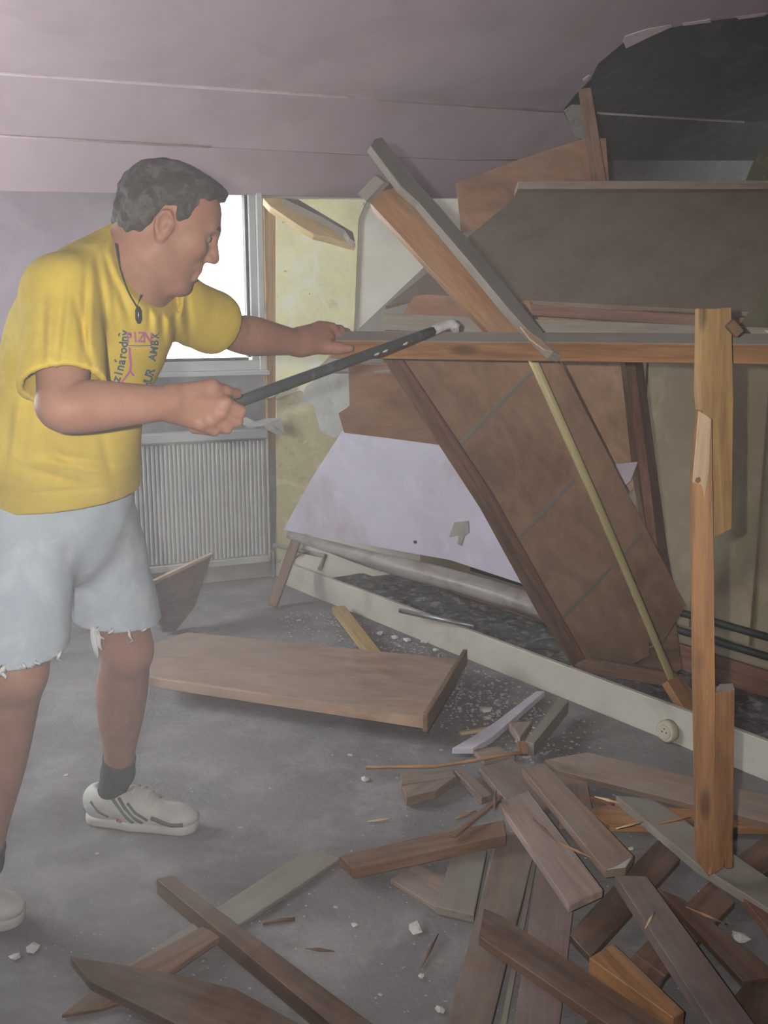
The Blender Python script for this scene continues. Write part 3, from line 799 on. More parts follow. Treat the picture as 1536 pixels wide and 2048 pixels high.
# --- broken yellow beam hanging by the window
yb_ = empty('broken_yellow_beam', wp(620, 440, 0.3))
tag(yb_, 'broken raw yellow beam slanting down beside the window', 'beam')
slab('split_side', [Yp(535, 400, 4.62), Yp(705, 475, 4.62), Yp(620, 460, 4.60)], [(526, 396), (575, 396), (640, 428), (692, 456), (700, 474), (712, 490), (690, 484), (650, 472), (628, 468), (600, 452), (540, 412)], 0.06, M_yel, yb_, xdir=((526, 396), (700, 480)))
slab('grey_side', [Yp(560, 396, 4.58), Yp(705, 465, 4.58), Yp(600, 398, 4.64)], [(566, 396), (596, 398), (706, 464), (710, 484), (700, 476), (690, 460), (640, 432)], 0.03, M_greyb, yb_, xdir=((566, 396), (700, 470)))
# --- torn paper lumps on the sill and the radiator
def lump(name, pts, Y, label, mat=M_torn, th=0.03, cat='paper scrap'):
    """a crumpled scrap: outline puffed into a ragged low mound"""
    base = [W(x, y, Y) for x, y in pts]
    c = sum(base, Vector()) / len(base)
    n = (EYE - c).normalized()
    vs = [c + n * th] + [b.lerp(c, 0.45) + n * th * random.uniform(0.5, 1.1) + UP * random.uniform(-.006, .006) for b in base] + base + [b.lerp(c, 0.3) - n * th * 0.5 for b in base] + [c - n * th * 0.5]
    k = len(base)
    fs = []
    for i in range(k):
        j = (i + 1) % k
        fs += [(0, 1 + i, 1 + j), (1 + i, 1 + k + i, 1 + k + j, 1 + j), (1 + k + i, 1 + 2 * k + i, 1 + 2 * k + j, 1 + k + j), (1 + 2 * k + i, 1 + 3 * k, 1 + 2 * k + j)]
    o = sheet(name, vs, fs, mat, None, 0)
    return tag(o, label, cat)
yr = wp(520, 850, 0.06).y
lump('paper_scrap', [(474, 842), (492, 834), (512, 842), (536, 836), (562, 836), (564, 850), (570, 866), (552, 868), (530, 858), (498, 856)], yr - 0.03, 'crumpled white paper scrap lying on the radiator top', M_torn)
lump('paper_scrap', [(498, 798), (530, 788), (560, 776), (588, 772), (582, 780), (560, 786), (548, 796), (520, 798)], yr, 'torn white paper scrap hanging beside the pry bar', M_torn, 0.015)

# ================================================================== DEBRIS ON THE FLOOR
def plank(name, outline, zs, thick, mat, label, cat='plank', xdir=None):
    """board lying about: heights of its first three corners give its tilt"""
    pl3 = [Zq(outline[i][0], outline[i][1], zs[i]) for i in range(3)]
    o = slab(name, pl3, outline, thick, mat, None, xdir)
    return tag(o, label, cat)
# tray
tray = empty('shallow_tray', Zp(620, 1380, 0))
tag(tray, 'wide tan veneered shelf board with raised ends lying beside the man', 'shelf board')
tz = 0.085
tp = [Zq(312, 1366, tz), Zq(846, 1446, tz), Zq(920, 1318, tz)]
slab('shelf_sheet', tp, [(300, 1364), (846, 1447), (924, 1319), (376, 1264), (300, 1290)], 0.012, M_tray, tray)
q0, q1 = Zp(296, 1362, tz), Zp(852, 1446, tz)
box('front_lip', q0 + UP * 0.0 , q1, 0.035, 0.014, UP, M_tray, tray)
q2 = Zp(930, 1316, tz)
box('end_board', q1 + UP * 0.004 + (q1 - q2).normalized() * 0.01, q2 + UP * 0.004, 0.06, 0.016, UP, M_brownb, tray)
box('bearer', Zp(330, 1330, 0.035), Zp(880, 1400, 0.035), 0.066, 0.02, UP, M_brownb, tray)
q3 = Zp(376, 1264, tz)
# leaning panel
o = slab('leaning_board', [Yp(312, 1160, 3.92), Yp(424, 1108, 4.16), Zq(340, 1266, 0.002)], [(300, 1166), (425, 1107), (390, 1214), (352, 1262), (326, 1266)], 0.014, M_brownb)
tag(o, 'dark brown panel leaning upright between man and radiator', 'panel')
slab('light_edge', [Yp(312, 1160, 3.905), Yp(424, 1108, 4.145), Zq(340, 1267, 0.004)], [(300, 1166), (425, 1107), (426, 1112), (300, 1173)], 0.014, M_raw, o)
o = box('leaning_stick', W(592, 1082, 4.55), Zp(545, 1212, 0.015), 0.045, 0.022, Vector((1, 0, 0.4)), M_redbr)
tag(o, 'red-brown stick leaning in the corner beside the radiator', 'stick')
plank('short_plank', [(664, 1213), (690, 1211), (766, 1308), (738, 1308)], [0.04, 0.04, 0.06], 0.03, M_yel, 'short orange-yellow plank behind the tan shelf board', xdir=((664, 1213), (738, 1308)))

# pile, lowest layer first
plank('floor_plank', [(1137, 1866), (1180, 1913), (1360, 1717), (1316, 1678)], [0.02, 0.02, 0.02], 0.018, M_shadeb, 'brown plank under the pile, its left end touching the mauve plank')
plank('floor_plank', [(1268, 1906), (1330, 1952), (1470, 1803), (1419, 1762)], [0.02, 0.02, 0.02], 0.018, M_shadeb, 'brown plank running up to the foot of the post')
plank('floor_plank', [(1467, 1717), (1487, 1771), (1570, 1720), (1570, 1640)], [0.02, 0.02, 0.02], 0.018, M_shadeb, 'shade-darkened brown plank end right of the post foot')
plank('floor_plank', [(1150, 2080), (1262, 2080), (1332, 1952), (1266, 1908)], [0.018, 0.018, 0.018], 0.016, M_shadeb, 'shade-darkened brown plank under the small orange block')
plank('crossing_plank', [(1314, 1775), (1366, 1797), (1560, 1950), (1486, 1962)], [0.04, 0.04, 0.04], 0.018, M_shadeb, 'brown plank lying across the others right of the long grey plank')
plank('crossing_plank', [(1466, 1768), (1500, 1782), (1570, 1850), (1570, 1905)], [0.04, 0.04, 0.04], 0.018, M_redbr, 'red-brown plank beside the lower right floor gap')
plank('corner_plank', [(1395, 2080), (1570, 2080), (1570, 1930), (1488, 1968)], [0.03, 0.03, 0.03], 0.02, M_shadeb, 'shade-darkened brown board in the lower right corner')
plank('floor_plank', [(1003, 1655), (884, 2075), (976, 2075), (1072, 1690)], [0.024, 0.02, 0.02], 0.018, M_dusty, 'long dusty brown plank running to the bottom edge, middle one of three')
plank('floor_plank', [(1080, 1690), (1024, 2080), (1116, 2080), (1156, 1735)], [0.024, 0.02, 0.02], 0.018, M_purpb, 'long mauve-brown plank running to the bottom edge, right one of three')
plank('floor_plank', [(908, 1698), (870, 1812), (948, 1830), (974, 1698)], [0.024, 0.024, 0.024], 0.02, M_greyb, 'short dust-grey plank, left one of three side by side')
plank('narrow_lath', [(1064, 1718), (994, 2075), (1008, 2075), (1074, 1718)], [0.014, 0.012, 0.012], 0.01, M_greyb, 'narrow grey lath in the gap between two long planks', 'lath')
plank('narrow_lath', [(983, 1700), (955, 1826), (963, 1828), (996, 1700)], [0.02, 0.02, 0.02], 0.014, M_greyb, 'narrow grey lath beside the short dust-grey plank', 'lath')
plank('pink_offcut', [(780, 1758), (871, 1814), (890, 1752), (832, 1728)], [0.014, 0.014, 0.014], 0.012, M_pinkw, 'pinkish offcut lying flat below the round-edged plank', 'offcut')
plank('pile_plank', [(958, 1535), (1045, 1640), (1100, 1612), (1026, 1516)], [0.035, 0.035, 0.035], 0.02, M_dusty, 'dusty brown plank under the pinkish sawn plank')
plank('pile_plank', [(1108, 1548), (1118, 1645), (1190, 1645), (1173, 1556)], [0.035, 0.03, 0.03], 0.02, M_dusty, 'dusty brown board end standing out behind the long sloping plank')
plank('edge_plank', [(1088, 1519), (1118, 1542), (1560, 1652), (1560, 1596), (1174, 1504)], [0.06, 0.05, 0.05], 0.022, M_dusty, 'long dusty board running to the right edge behind the post')
plank('edge_plank', [(1170, 1620), (1220, 1650), (1560, 1656), (1560, 1630), (1230, 1606)], [0.03, 0.03, 0.03], 0.02, M_orange, 'orange plank edge lying under the dusty boards behind the post')
plank('edge_plank', [(1176, 1592), (1240, 1618), (1400, 1660), (1390, 1640), (1270, 1602)], [0.03, 0.03, 0.03], 0.015, M_redbr, 'narrow red-brown lath in the shade under the dusty board', 'lath')
plank('grey_plank', [(1232, 1591), (1394, 1728), (1570, 1838), (1570, 1778), (1306, 1597)], [0.062, 0.055, 0.05], 0.024, M_greyb, 'grey-brown plank passing behind the foot of the post')
plank('brown_plank', [(968, 1816), (958, 1872), (1262, 2080), (1380, 2080), (1002, 1830)], [0.05, 0.05, 0.045], 0.022, M_shadeb, 'brown plank crossing over the three long planks', xdir=((960, 1850), (1300, 2070)))
plank('orange_block', [(1178, 1915), (1347, 2036), (1369, 2022), (1226, 1886)], [0.065, 0.065, 0.065], 0.04, M_orange, 'small orange block of wood beside the brown crossing plank', 'block')
o = plank('sloping_plank', [(1044, 1537), (1210, 1740), (1252, 1734), (1267, 1711), (1092, 1528)], [0.085, 0.07, 0.07], 0.022, M_dusty, 'dusty plank with a broken white end, right of the pinkish one')
slab('broken_end', [Zq(1044, 1537, 0.088), Zq(1210, 1740, 0.073), Zq(1252, 1734, 0.073)], [(1214, 1738), (1252, 1733), (1264, 1714), (1256, 1718), (1240, 1730)], 0.004, M_torn, o)
plank('sawn_plank', [(998, 1606), (1138, 1810), (1206, 1779), (1057, 1581)], [0.075, 0.07, 0.07], 0.02, M_pinkw, 'pinkish sawn plank on top of the pile')
plank('long_grey_plank', [(1230, 1750), (1450, 2090), (1540, 2090), (1294, 1752)], [0.075, 0.075, 0.075], 0.03, M_purpb, 'long grey-mauve plank running to the lower right corner')
plank('round_edged_plank', [(678, 1711), (706, 1736), (1012, 1670), (1007, 1640), (852, 1672)], [0.045, 0.045, 0.06], 0.03, M_brownb, 'brown round-edged plank pointing left out of the pile', xdir=((690, 1720), (1010, 1655)))
plank('splinter', [(900, 1670), (912, 1672), (1006, 1592), (998, 1588)], [0.07, 0.07, 0.085], 0.008, M_brownb, 'thin dark splinter rising from the round-edged plank', 'splinter')
o = tube('bent_stick', [Zp(732, 1535, 0.02), Zp(800, 1534, 0.03), Zp(870, 1533, 0.035), Zp(930, 1524, 0.05), Zp(1000, 1511, 0.07), Zp(1042, 1505, 0.08)], 0.005, M_orange, None, 8)
tag(o, 'thin bent stick lying across the top of the pile', 'stick')
plank('split_wedge', [(801, 1545), (803, 1568), (912, 1552), (902, 1539)], [0.03, 0.03, 0.03], 0.026, M_dusty, 'upper half of a split wood wedge left of the pile', 'wedge')
plank('split_wedge', [(804, 1572), (814, 1594), (872, 1580), (910, 1553), (850, 1564)], [0.04, 0.035, 0.035], 0.03, M_dusty, 'lower half of a split wood wedge left of the pile', 'wedge')
plank('small_batten', [(905, 1537), (963, 1596), (984, 1588), (930, 1538)], [0.03, 0.03, 0.03], 0.02, M_dusty, 'small dusty batten between wedge and pile', 'batten')
plank('lavender_lath', [(904, 1496), (946, 1496), (984, 1474), (1090, 1382), (1072, 1382), (985, 1448), (950, 1470)], [0.03, 0.03, 0.03], 0.02, M_lavs, 'lavender painted lath lying against the plinth board', 'lath', xdir=((910, 1496), (1080, 1382)))
plank('raw_splinter', [(918, 1462), (922, 1466), (984, 1456), (980, 1452)], [0.02, 0.02, 0.02], 0.01, M_raw, 'short raw splinter beside the lavender lath', 'splinter')
plank('dark_batten', [(1050, 1482), (1068, 1487), (1137, 1402), (1120, 1393)], [0.06, 0.06, 0.07], 0.045, M_greyb, 'dark grey batten propped behind the bent stick', 'batten')
plank('triangular_offcut', [(1018, 1445), (1040, 1474), (1064, 1442)], [0.05, 0.05, 0.05], 0.03, M_pinkw, 'small pale triangular offcut beside the dark batten', 'offcut')
plank('block_stub', [(1034, 1482), (1038, 1508), (1056, 1508), (1054, 1482)], [0.06, 0.03, 0.03], 0.02, M_orange, 'short orange stub below the triangular offcut', 'block')
plank('pile_plank', [(944, 1498), (968, 1520), (1030, 1512), (1000, 1492)], [0.02, 0.02, 0.02], 0.016, M_pinkw, 'pinkish board end under the bent stick')
# left bottom
plank('long_batten', [(312, 1757), (702, 2080), (790, 2080), (344, 1750)], [0.05, 0.045, 0.045], 0.042, M_shadeb, 'long brown batten lying diagonally at the bottom of the picture', 'batten')
plank('dusty_plank_flat', [(250, 1933), (312, 1958), (682, 1716), (616, 1697)], [0.012, 0.012, 0.012], 0.011, M_greyb, 'pale dusty plank passing under the long brown batten')
plank('broken_plank', [(140, 1912), (180, 1962), (420, 2080), (660, 2080), (470, 1976), (330, 1944)], [0.04, 0.04, 0.04], 0.022, M_shadeb, 'broken brown plank in the lower left, cut by the bottom edge', xdir=((160, 1930), (560, 2070)))
plank('brown_offcut', [(122, 2030), (205, 2016), (266, 1996), (196, 1970)], [0.012, 0.012, 0.014], 0.01, M_brownb, 'brown wedge-shaped offcut under the broken plank', 'offcut')
plank('brown_offcut', [(250, 1936), (312, 1962), (444, 1870), (404, 1852)], [0.030, 0.030, 0.032], 0.014, M_brownb, 'brown offcut lying on the pale dusty plank', 'offcut')
o = tube('thin_twig', [Zp(525, 1846, 0.004), Zp(560, 1840, 0.005), Zp(590, 1838, 0.004)], 0.004, M_brownb, None, 6)
tag(o, 'thin brown splinter lying on the bare floor', 'splinter')

# plaster crumbs lying about: the larger ones as things, the fine grit as one
rng = random.Random(11)
def crumb(x, y, s, label):
    p = Zp(x, y, 0)
    bm = bmesh.new()
    bmesh.ops.create_icosphere(bm, subdivisions=1, radius=s)
    for v in bm.verts:
        v.co = Vector((v.co.x * rng.uniform(0.7, 1.5), v.co.y * rng.uniform(0.6, 1.3), v.co.z * rng.uniform(0.25, 0.6)))
    zmin = min(v.co.z for v in bm.verts)
    for v in bm.verts: v.co.z -= zmin
    me = bpy.data.meshes.new('plaster_crumb'); bm.to_mesh(me); bm.free()
    o = link('plaster_crumb', me, M_plaster, None, Matrix.Translation(p) @ Matrix.Rotation(rng.uniform(0, 6), 4, 'Z'))
    return tag(o, label, 'plaster crumb', 'plaster crumbs on the floor')
big = [(598, 1243, .018, 'white plaster crumb lying between corner stick and short plank'),
       (760, 1270, .03, 'white plaster piece behind the tan shelf board, leftmost of a row'),
       (790, 1276, .026, 'white plaster piece behind the tan shelf board, second of a row'),
       (815, 1284, .03, 'white plaster piece behind the tan shelf board, third of a row'),
       (850, 1286, .028, 'white plaster piece behind the tan shelf board, fourth of a row'),
       (872, 1304, .024, 'white plaster piece behind the tan shelf board, rightmost of a row'),
       (972, 1422, .035, 'white plaster slab beside the lavender lath'),
       (975, 1440, .022, 'white plaster crumb close to the lavender lath'),
       (830, 1862, .028, 'white plaster crumb on the floor left of the three long planks'),
       (708, 1852, .012, 'small white crumb above the larger crumb on the bare floor'),
       (843, 1955, .014, 'white crumb near the left edge of the middle long plank'),
       (880, 2022, .018, 'white crumb at the bottom edge by the long plank'),
       (730, 1562, .02, 'white crumb left of the split wood wedge'),
       (700, 1513, .014, 'white crumb below the tan shelf board'),
       (132, 1552, .012, 'white crumb on the floor between the legs'),
       (68, 1902, .024, 'white crumbly plaster lump near the left edge'),
       (30, 1918, .02, 'flat white plaster lump at the left edge'),
       (1262, 1698, .014, 'white crumb beside the broken white plank end'),
       (1480, 1880, .03, 'white plaster splinter in the lower right floor gap'),
       (520, 1935, .014, 'white crumb right of the long brown batten'),
       (1048, 1548, .012, 'white crumb lying on the top of the pile')]
for x, y, s, lab in big:
    crumb(x, y, s * 0.62, lab)
bm = bmesh.new()
def grit(x, y, s, z=0.0):
    p = Zp(x, y, z)
    if (p - P0).dot(PN) < 0.03: return
    q = [Vector((math.cos(a) * s * rng.uniform(.5, 1.4), math.sin(a) * s * rng.uniform(.5, 1.4), 0)) for a in (0.2, 1.5, 2.8, 4.1, 5.4)]
    v = [bm.verts.new(p + t) for t in q]
    top = bm.verts.new(p + UP * s * rng.uniform(0.4, 0.8))
    for i in range(5): bm.faces.new((v[i], v[(i + 1) % 5], top))
for _ in range(900):
    x, y = rng.uniform(80, 1500), rng.uniform(1215, 2040)
    grit(x, y, rng.uniform(0.0012, 0.0035) * (1.8 if rng.random() < 0.06 else 1))
for _ in range(1100):
    x = rng.gauss(930, 110); y = 1390 + (x - 930) * 0.42 + rng.gauss(0, 38)
    if y > 1225 + (x - 706) * 0.407: grit(x, y, rng.uniform(0.0018, 0.008))
for _ in range(420):
    x = rng.uniform(560, 900); y = 1215 + max(0, (x - 690)) * 0.41 + abs(rng.gauss(0, 30)) + 10
    grit(x, y, rng.uniform(0.0018, 0.007))
me = bpy.data.meshes.new('plaster_grit'); bm.to_mesh(me); bm.free()
o = link('plaster_grit', me, M_grit)
tag(o, 'fine white plaster grit scattered over the floor', 'grit', kind='stuff')

# splinters broken off the planks
rs_ = random.Random(21)
spl = [(930, 1630, 0.6, 'beside the round-edged plank'), (1090, 1660, 2.0, 'between pinkish and dusty plank'), (1215, 1600, 2.6, 'behind the sloping plank'), (1260, 1650, 0.4, 'by the broken white plank end'),
       (860, 1900, 1.2, 'left of the three long planks'), (1150, 1700, 2.3, 'under the pinkish plank edge'), (1350, 1640, 0.3, 'on the grey-brown plank'), (1300, 1840, 1.0, 'in the middle floor gap'),
       (1410, 1830, 2.4, 'in the right floor gap'), (760, 1640, 0.2, 'above the round-edged plank tip'), (640, 1900, 2.9, 'right of the long brown batten'), (990, 1600, 1.4, 'under the bent stick')]
for x, y, a_, wh in spl:
    p = Zp(x, y, 0.09 if x > 920 else 0.006)
    L = rs_.uniform(0.03, 0.06)
    d_ = Vector((math.cos(a_), math.sin(a_), rs_.uniform(-0.1, 0.1)))
    o = tube('splinter', [p - d_ * L, p, p + d_ * L], [0.0012, rs_.uniform(0.003, 0.005), 0.001], rs_.choice([M_raw, M_orange, M_brownb]), None, 5)
    tag(o, 'small wood splinter lying ' + wh, 'splinter', 'splinters in the pile')
# ================================================================== THE MAN
# Bodies and clothes are grown as smooth solids on a fine grid, then skinned.
class Solid:
    def __init__(self, lo, hi, h):
        self.h = h
        self.lo = np.array(lo, dtype=np.float32)
        self.n = np.ceil((np.array(hi) - np.array(lo)) / h).astype(int) + 1
        self.D = np.full(tuple(self.n), 0.2, dtype=np.float32)
    def sub(self, lo, hi):
        i0 = np.clip(np.floor((np.array(lo) - self.lo) / self.h).astype(int), 0, self.n - 1)
        i1 = np.clip(np.ceil((np.array(hi) - self.lo) / self.h).astype(int) + 1, 1, self.n)
        if np.any(i1 - i0 < 1): return None
        ax = [self.lo[k] + self.h * np.arange(i0[k], i1[k], dtype=np.float32) for k in range(3)]
        return tuple(slice(a, b_) for a, b_ in zip(i0, i1)), ax[0][:, None, None], ax[1][None, :, None], ax[2][None, None, :]
    def merge(self, sl, d, k, op='u'):
        A = self.D[sl]
        if op == 'u':
            hh = np.clip(0.5 + 0.5 * (A - d) / k, 0, 1)
            A[...] = A * (1 - hh) + d * hh - k * hh * (1 - hh)
        elif op == 's':                                # carve away
            hh = np.clip(0.5 - 0.5 * (A + d) / k, 0, 1)
            A[...] = A * (1 - hh) - d * hh + k * hh * (1 - hh)
    def cone(self, a, b, ra, rb, k=0.02, op='u', m=0.07, flat=None):
        """tapered limb from a to b; flat=(dir, factor) squeezes the section along dir"""
        a = np.array(a, dtype=np.float32); b = np.array(b, dtype=np.float32)
        r = max(ra, rb) + m
        s = self.sub(np.minimum(a, b) - r, np.maximum(a, b) + r)
        if s is None: return
        sl, X, Y, Z = s
        ab = b - a; L2 = float(ab @ ab) + 1e-12
        px, py, pz = X - a[0], Y - a[1], Z - a[2]
        t = np.clip((px * ab[0] + py * ab[1] + pz * ab[2]) / L2, 0, 1)
        dx, dy, dz = px - t * ab[0], py - t * ab[1], pz - t * ab[2]
        if flat is not None:
            d_, f_ = np.array(flat[0], dtype=np.float32), flat[1]
            d_ = d_ / np.linalg.norm(d_)
            c = dx * d_[0] + dy * d_[1] + dz * d_[2]
            q = (1 / f_ - 1) * c
            dx, dy, dz = dx + q * d_[0], dy + q * d_[1], dz + q * d_[2]
        d = np.sqrt(dx * dx + dy * dy + dz * dz) - (ra + (rb - ra) * t)
        self.merge(sl, d.astype(np.float32), k, op)
    def limb(self, pts, rads, k=0.02, m=0.07, sub=5):
        """smooth limb through several places, each with its own thickness"""
        P = [np.array(p, dtype=np.float64) for p in pts]
        ex = [2 * P[0] - P[1]] + P + [2 * P[-1] - P[-2]]
        rx = [rads[0]] + list(rads) + [rads[-1]]
        Q, Rr = [], []
        for i in range(1, len(ex) - 2):
            for s in range(sub):
                t = s / sub
                h = lambda a, b, c_, d_: 0.5 * ((2 * b) + (c_ - a) * t + (2 * a - 5 * b + 4 * c_ - d_) * t * t + (3 * b - a - 3 * c_ + d_) * t ** 3)
                Q.append(h(ex[i - 1], ex[i], ex[i + 1], ex[i + 2])); Rr.append(h(rx[i - 1], rx[i], rx[i + 1], rx[i + 2]))
        Q.append(P[-1]); Rr.append(rads[-1])
        A = np.array(Q, dtype=np.float32)
        r = max(Rr) + m
        s = self.sub(A.min(0) - r, A.max(0) + r)
        if s is None: return
        sl, X, Y, Z = s
        best = None
        for a, b, ra, rb in zip(A[:-1], A[1:], Rr[:-1], Rr[1:]):
            ab = b - a; L2 = float(ab @ ab) + 1e-12
            px, py, pz = X - a[0], Y - a[1], Z - a[2]
            t = np.clip((px * ab[0] + py * ab[1] + pz * ab[2]) / L2, 0, 1)
            d = np.sqrt((px - t * ab[0]) ** 2 + (py - t * ab[1]) ** 2 + (pz - t * ab[2]) ** 2) - (ra + (rb - ra) * t)
            best = d if best is None else np.minimum(best, d)
        self.merge(sl, best.astype(np.float32), k)
    def ell(self, c, axes, radii, k=0.02, op='u', m=0.07):
        c = np.array(c, dtype=np.float32); r = max(radii) + m
        s = self.sub(c - r, c + r)
        if s is None: return
        sl, X, Y, Z = s
        px, py, pz = X - c[0], Y - c[1], Z - c[2]
        q = 0; g = 0
        for ax_, rd in zip(axes, radii):
            u = (px * ax_[0] + py * ax_[1] + pz * ax_[2]) / rd
            q = q + u * u; g = g + (u / rd) ** 2
        k0 = np.sqrt(q); k1 = np.sqrt(g) + 1e-9
        d = k0 * (k0 - 1) / k1
        self.merge(sl, d.astype(np.float32), k, op)
    def mesh(self, name, smooth=2):
        D = self.D
        S = D < 0
        n = self.n
        acc = np.zeros(tuple(n - 1), dtype=np.int8)
        for i in (0, 1):
            for j in (0, 1):
                for k in (0, 1):
                    acc += S[i:n[0] - 1 + i, j:n[1] - 1 + j, k:n[2] - 1 + k]
        cells = np.argwhere((acc > 0) & (acc < 8))
        del acc
        m = n - 1
        key = (cells[:, 0] * m[1] + cells[:, 1]) * m[2] + cells[:, 2]
        corners = [(i, j, k) for i in (0, 1) for j in (0, 1) for k in (0, 1)]
        val = {c: D[cells[:, 0] + c[0], cells[:, 1] + c[1], cells[:, 2] + c[2]] for c in corners}
        P = np.zeros((len(cells), 3)); cnt = np.zeros(len(cells))
        for c in corners:
            for ax in range(3):
                if c[ax]: continue
                e = list(c); e[ax] = 1; e = tuple(e)
                va, vb = val[c], val[e]
                cr = (va < 0) != (vb < 0)
                t = np.where(cr, va / np.where(cr, va - vb, 1), 0)
                q = np.array(c, dtype=float)[None, :].repeat(len(cells), 0)
                q[:, ax] = t
                P[cr] += q[cr]; cnt += cr
        P = P / cnt[:, None] + cells
        V = self.lo + self.h * P
        quads = []
        for ax in range(3):
            sA = [slice(1, -1)] * 3; sA[ax] = slice(0, -1)
            sB = [slice(1, -1)] * 3; sB[ax] = slice(1, None)
            dif = S[tuple(sA)] != S[tuple(sB)]
            idx = np.argwhere(dif)
            off = np.ones(3, dtype=int); off[ax] = 0
            idx = idx + off
            ins = S[idx[:, 0], idx[:, 1], idx[:, 2]]
            u, v = (ax + 1) % 3, (ax + 2) % 3
            cs = []
            for du, dv in ((-1, -1), (0, -1), (0, 0), (-1, 0)):
                cc = idx.copy(); cc[:, u] += du; cc[:, v] += dv
                cs.append((cc[:, 0] * m[1] + cc[:, 1]) * m[2] + cc[:, 2])
            q = np.stack([np.searchsorted(key, c) for c in cs], 1)
            q[~ins] = q[~ins][:, ::-1]
            quads.append(q)
        Q = np.concatenate(quads)
        # relax a little
        for _ in range(smooth):
            acc2 = np.zeros_like(V); ct = np.zeros(len(V))
            for a, b in ((0, 1), (1, 2), (2, 3), (3, 0)):
                np.add.at(acc2, Q[:, a], V[Q[:, b]]); np.add.at(ct, Q[:, a], 1)
                np.add.at(acc2, Q[:, b], V[Q[:, a]]); np.add.at(ct, Q[:, b], 1)
            V = 0.5 * V + 0.5 * acc2 / np.maximum(ct, 1)[:, None]
        me = bpy.data.meshes.new(name)
        me.vertices.add(len(V)); me.vertices.foreach_set('co', V.astype(np.float32).ravel())
        me.loops.add(Q.size); me.loops.foreach_set('vertex_index', Q.astype(np.int32).ravel())
        me.polygons.add(len(Q))
        me.polygons.foreach_set('loop_start', np.arange(0, Q.size, 4, dtype=np.int32))
        me.polygons.foreach_set('use_smooth', np.ones(len(Q), dtype=bool))
        me.update(calc_edges=True)
        return me
def vnoise(X, Y, Z, seed=0):
    r = np.random.RandomState(seed)
    out = 0
    for _ in range(5):
        k = r.normal(size=3); k = k / np.linalg.norm(k)
        out = out + np.sin((X * k[0] + Y * k[1] + Z * k[2]) + r.rand() * 6.28)
    return out / 5

# ---- materials
def skin_mat():
    m, nt, b = nmat('tanned_skin')
    tc = N(nt, 'ShaderNodeTexCoord')
    n1 = noise(nt, 14, 5, 0.6, tc.outputs['Object'])
    rp = ramp(nt, [(0.3, (0.33, 0.155, 0.10)), (0.7, (0.42, 0.215, 0.15))])
    nt.links.new(n1.outputs[0], rp.inputs[0])
    nt.links.new(rp.outputs[0], b.inputs['Base Color'])
    b.inputs['Roughness'].default_value = 0.55
    b.inputs['Specular IOR Level'].default_value = 0.3
    b.inputs['Subsurface Weight'].default_value = 0.0
    n2 = noise(nt, 220, 3, 0.6, tc.outputs['Object'])
    bump(nt, b, n2.outputs[0], 0.12, 0.002)
    return m
M_skin = skin_mat()
M_shirt = blotchy('yellow_cotton', [((0.67, 0.49, 0.06), 6, 0, 0), ((0.73, 0.55, 0.10), 12, 0.5, 0.7)], 260, 0.9, 0.12, 0.15)
M_jean = blotchy('faded_blue_denim', [((0.50, 0.59, 0.67), 5, 0, 0), ((0.60, 0.68, 0.74), 12, 0.48, 0.65), ((0.42, 0.51, 0.61), 8, 0.58, 0.75)], 340, 0.9, 0.3, 0.15)
M_hair = blotchy('grey_brown_hair', [((0.05, 0.043, 0.036), 18, 0, 0), ((0.105, 0.10, 0.092), 30, 0.48, 0.62), ((0.022, 0.018, 0.015), 22, 0.54, 0.66)], 160, 0.7, 0.7, 0.3)
M_sock = plain('dark_grey_sock', (0.055, 0.062, 0.068), 0.95, 0.15, 40, bstr=0.4)
M_shoe = plain('white_leather', (0.62, 0.62, 0.58), 0.5, 0.08, 20)
M_shoed = plain('grey_green_trim', (0.14, 0.17, 0.165), 0.6, 0.1, 20)
M_shoer = plain('dull_red_trim', (0.42, 0.15, 0.15), 0.6, 0.1, 20)
M_eye = plain('eye_white', (0.26, 0.23, 0.21), 0.3, 0.03, 20)
M_thread = plain('white_thread', (0.72, 0.74, 0.74), 0.9, 0.05, 20)
M_navy = plain('print_slate', (0.06, 0.12, 0.16), 0.85, 0.1, 30)
M_mag = plain('print_magenta', (0.50, 0.14, 0.32), 0.85, 0.1, 30)
M_cord = plain('dark_cord', (0.03, 0.03, 0.03), 0.7, 0.1, 20)
M_pend = plain('dark_pendant', (0.05, 0.05, 0.055), 0.25, 0.1, 20, metal=0.5)

V3 = lambda v: np.array((v.x, v.y, v.z))
# ---- pose: joints set where the figure stands
J = dict(
    pelvis=W(112, 1040, 2.10), waist=W(120, 880, 2.06), chest=W(185, 680, 2.02), upchest=W(235, 590, 2.00), neck=W(270, 545, 2.01),
    rsh=W(128, 592, 1.87), lsh=W(338, 606, 2.16),
    relb=W(124, 814, 1.71), rwri=W(342, 806, 1.795), rhand=W(402, 812, 1.82),
    lelb=W(476, 668, 2.34), lwri=W(600, 686, 2.47), lhand=W(648, 684, 2.53),
    rhip=W(48, 1075, 2.02), lhip=W(186, 1075, 2.19),
    rkne=W(34, 1345, 1.93), lkne=W(254, 1300, 2.25),
    rank=W(-34, 1725, 2.03), lank=W(236, 1545, 2.44),
)
HS = 0.93
hr = lambda *r: tuple(HS * q for q in (r[0] if isinstance(r[0], tuple) else r))
head_c = W(336, 452, 2.03)
hf = Vector((0.89, 0.27, -0.37)).normalized()       # where the face looks
hu = Vector((0.36, 0.0, 0.93)); hu = (hu - hf * hu.dot(hf)).normalized()
hl = hu.cross(hf).normalized()                        # his left (away from the camera)
def H(x, y, z): return V3(head_c + (hf * x + hl * y + hu * z) * HS)
HA = [V3(hf), V3(hl), V3(hu)]
cf = Vector((0.80, -0.58, 0.0)).normalized()          # where the chest faces
up_t = (J['upchest'] - J['waist']).normalized()
cl = up_t.cross(cf).normalized()
cfp = cl.cross(up_t).normalized()
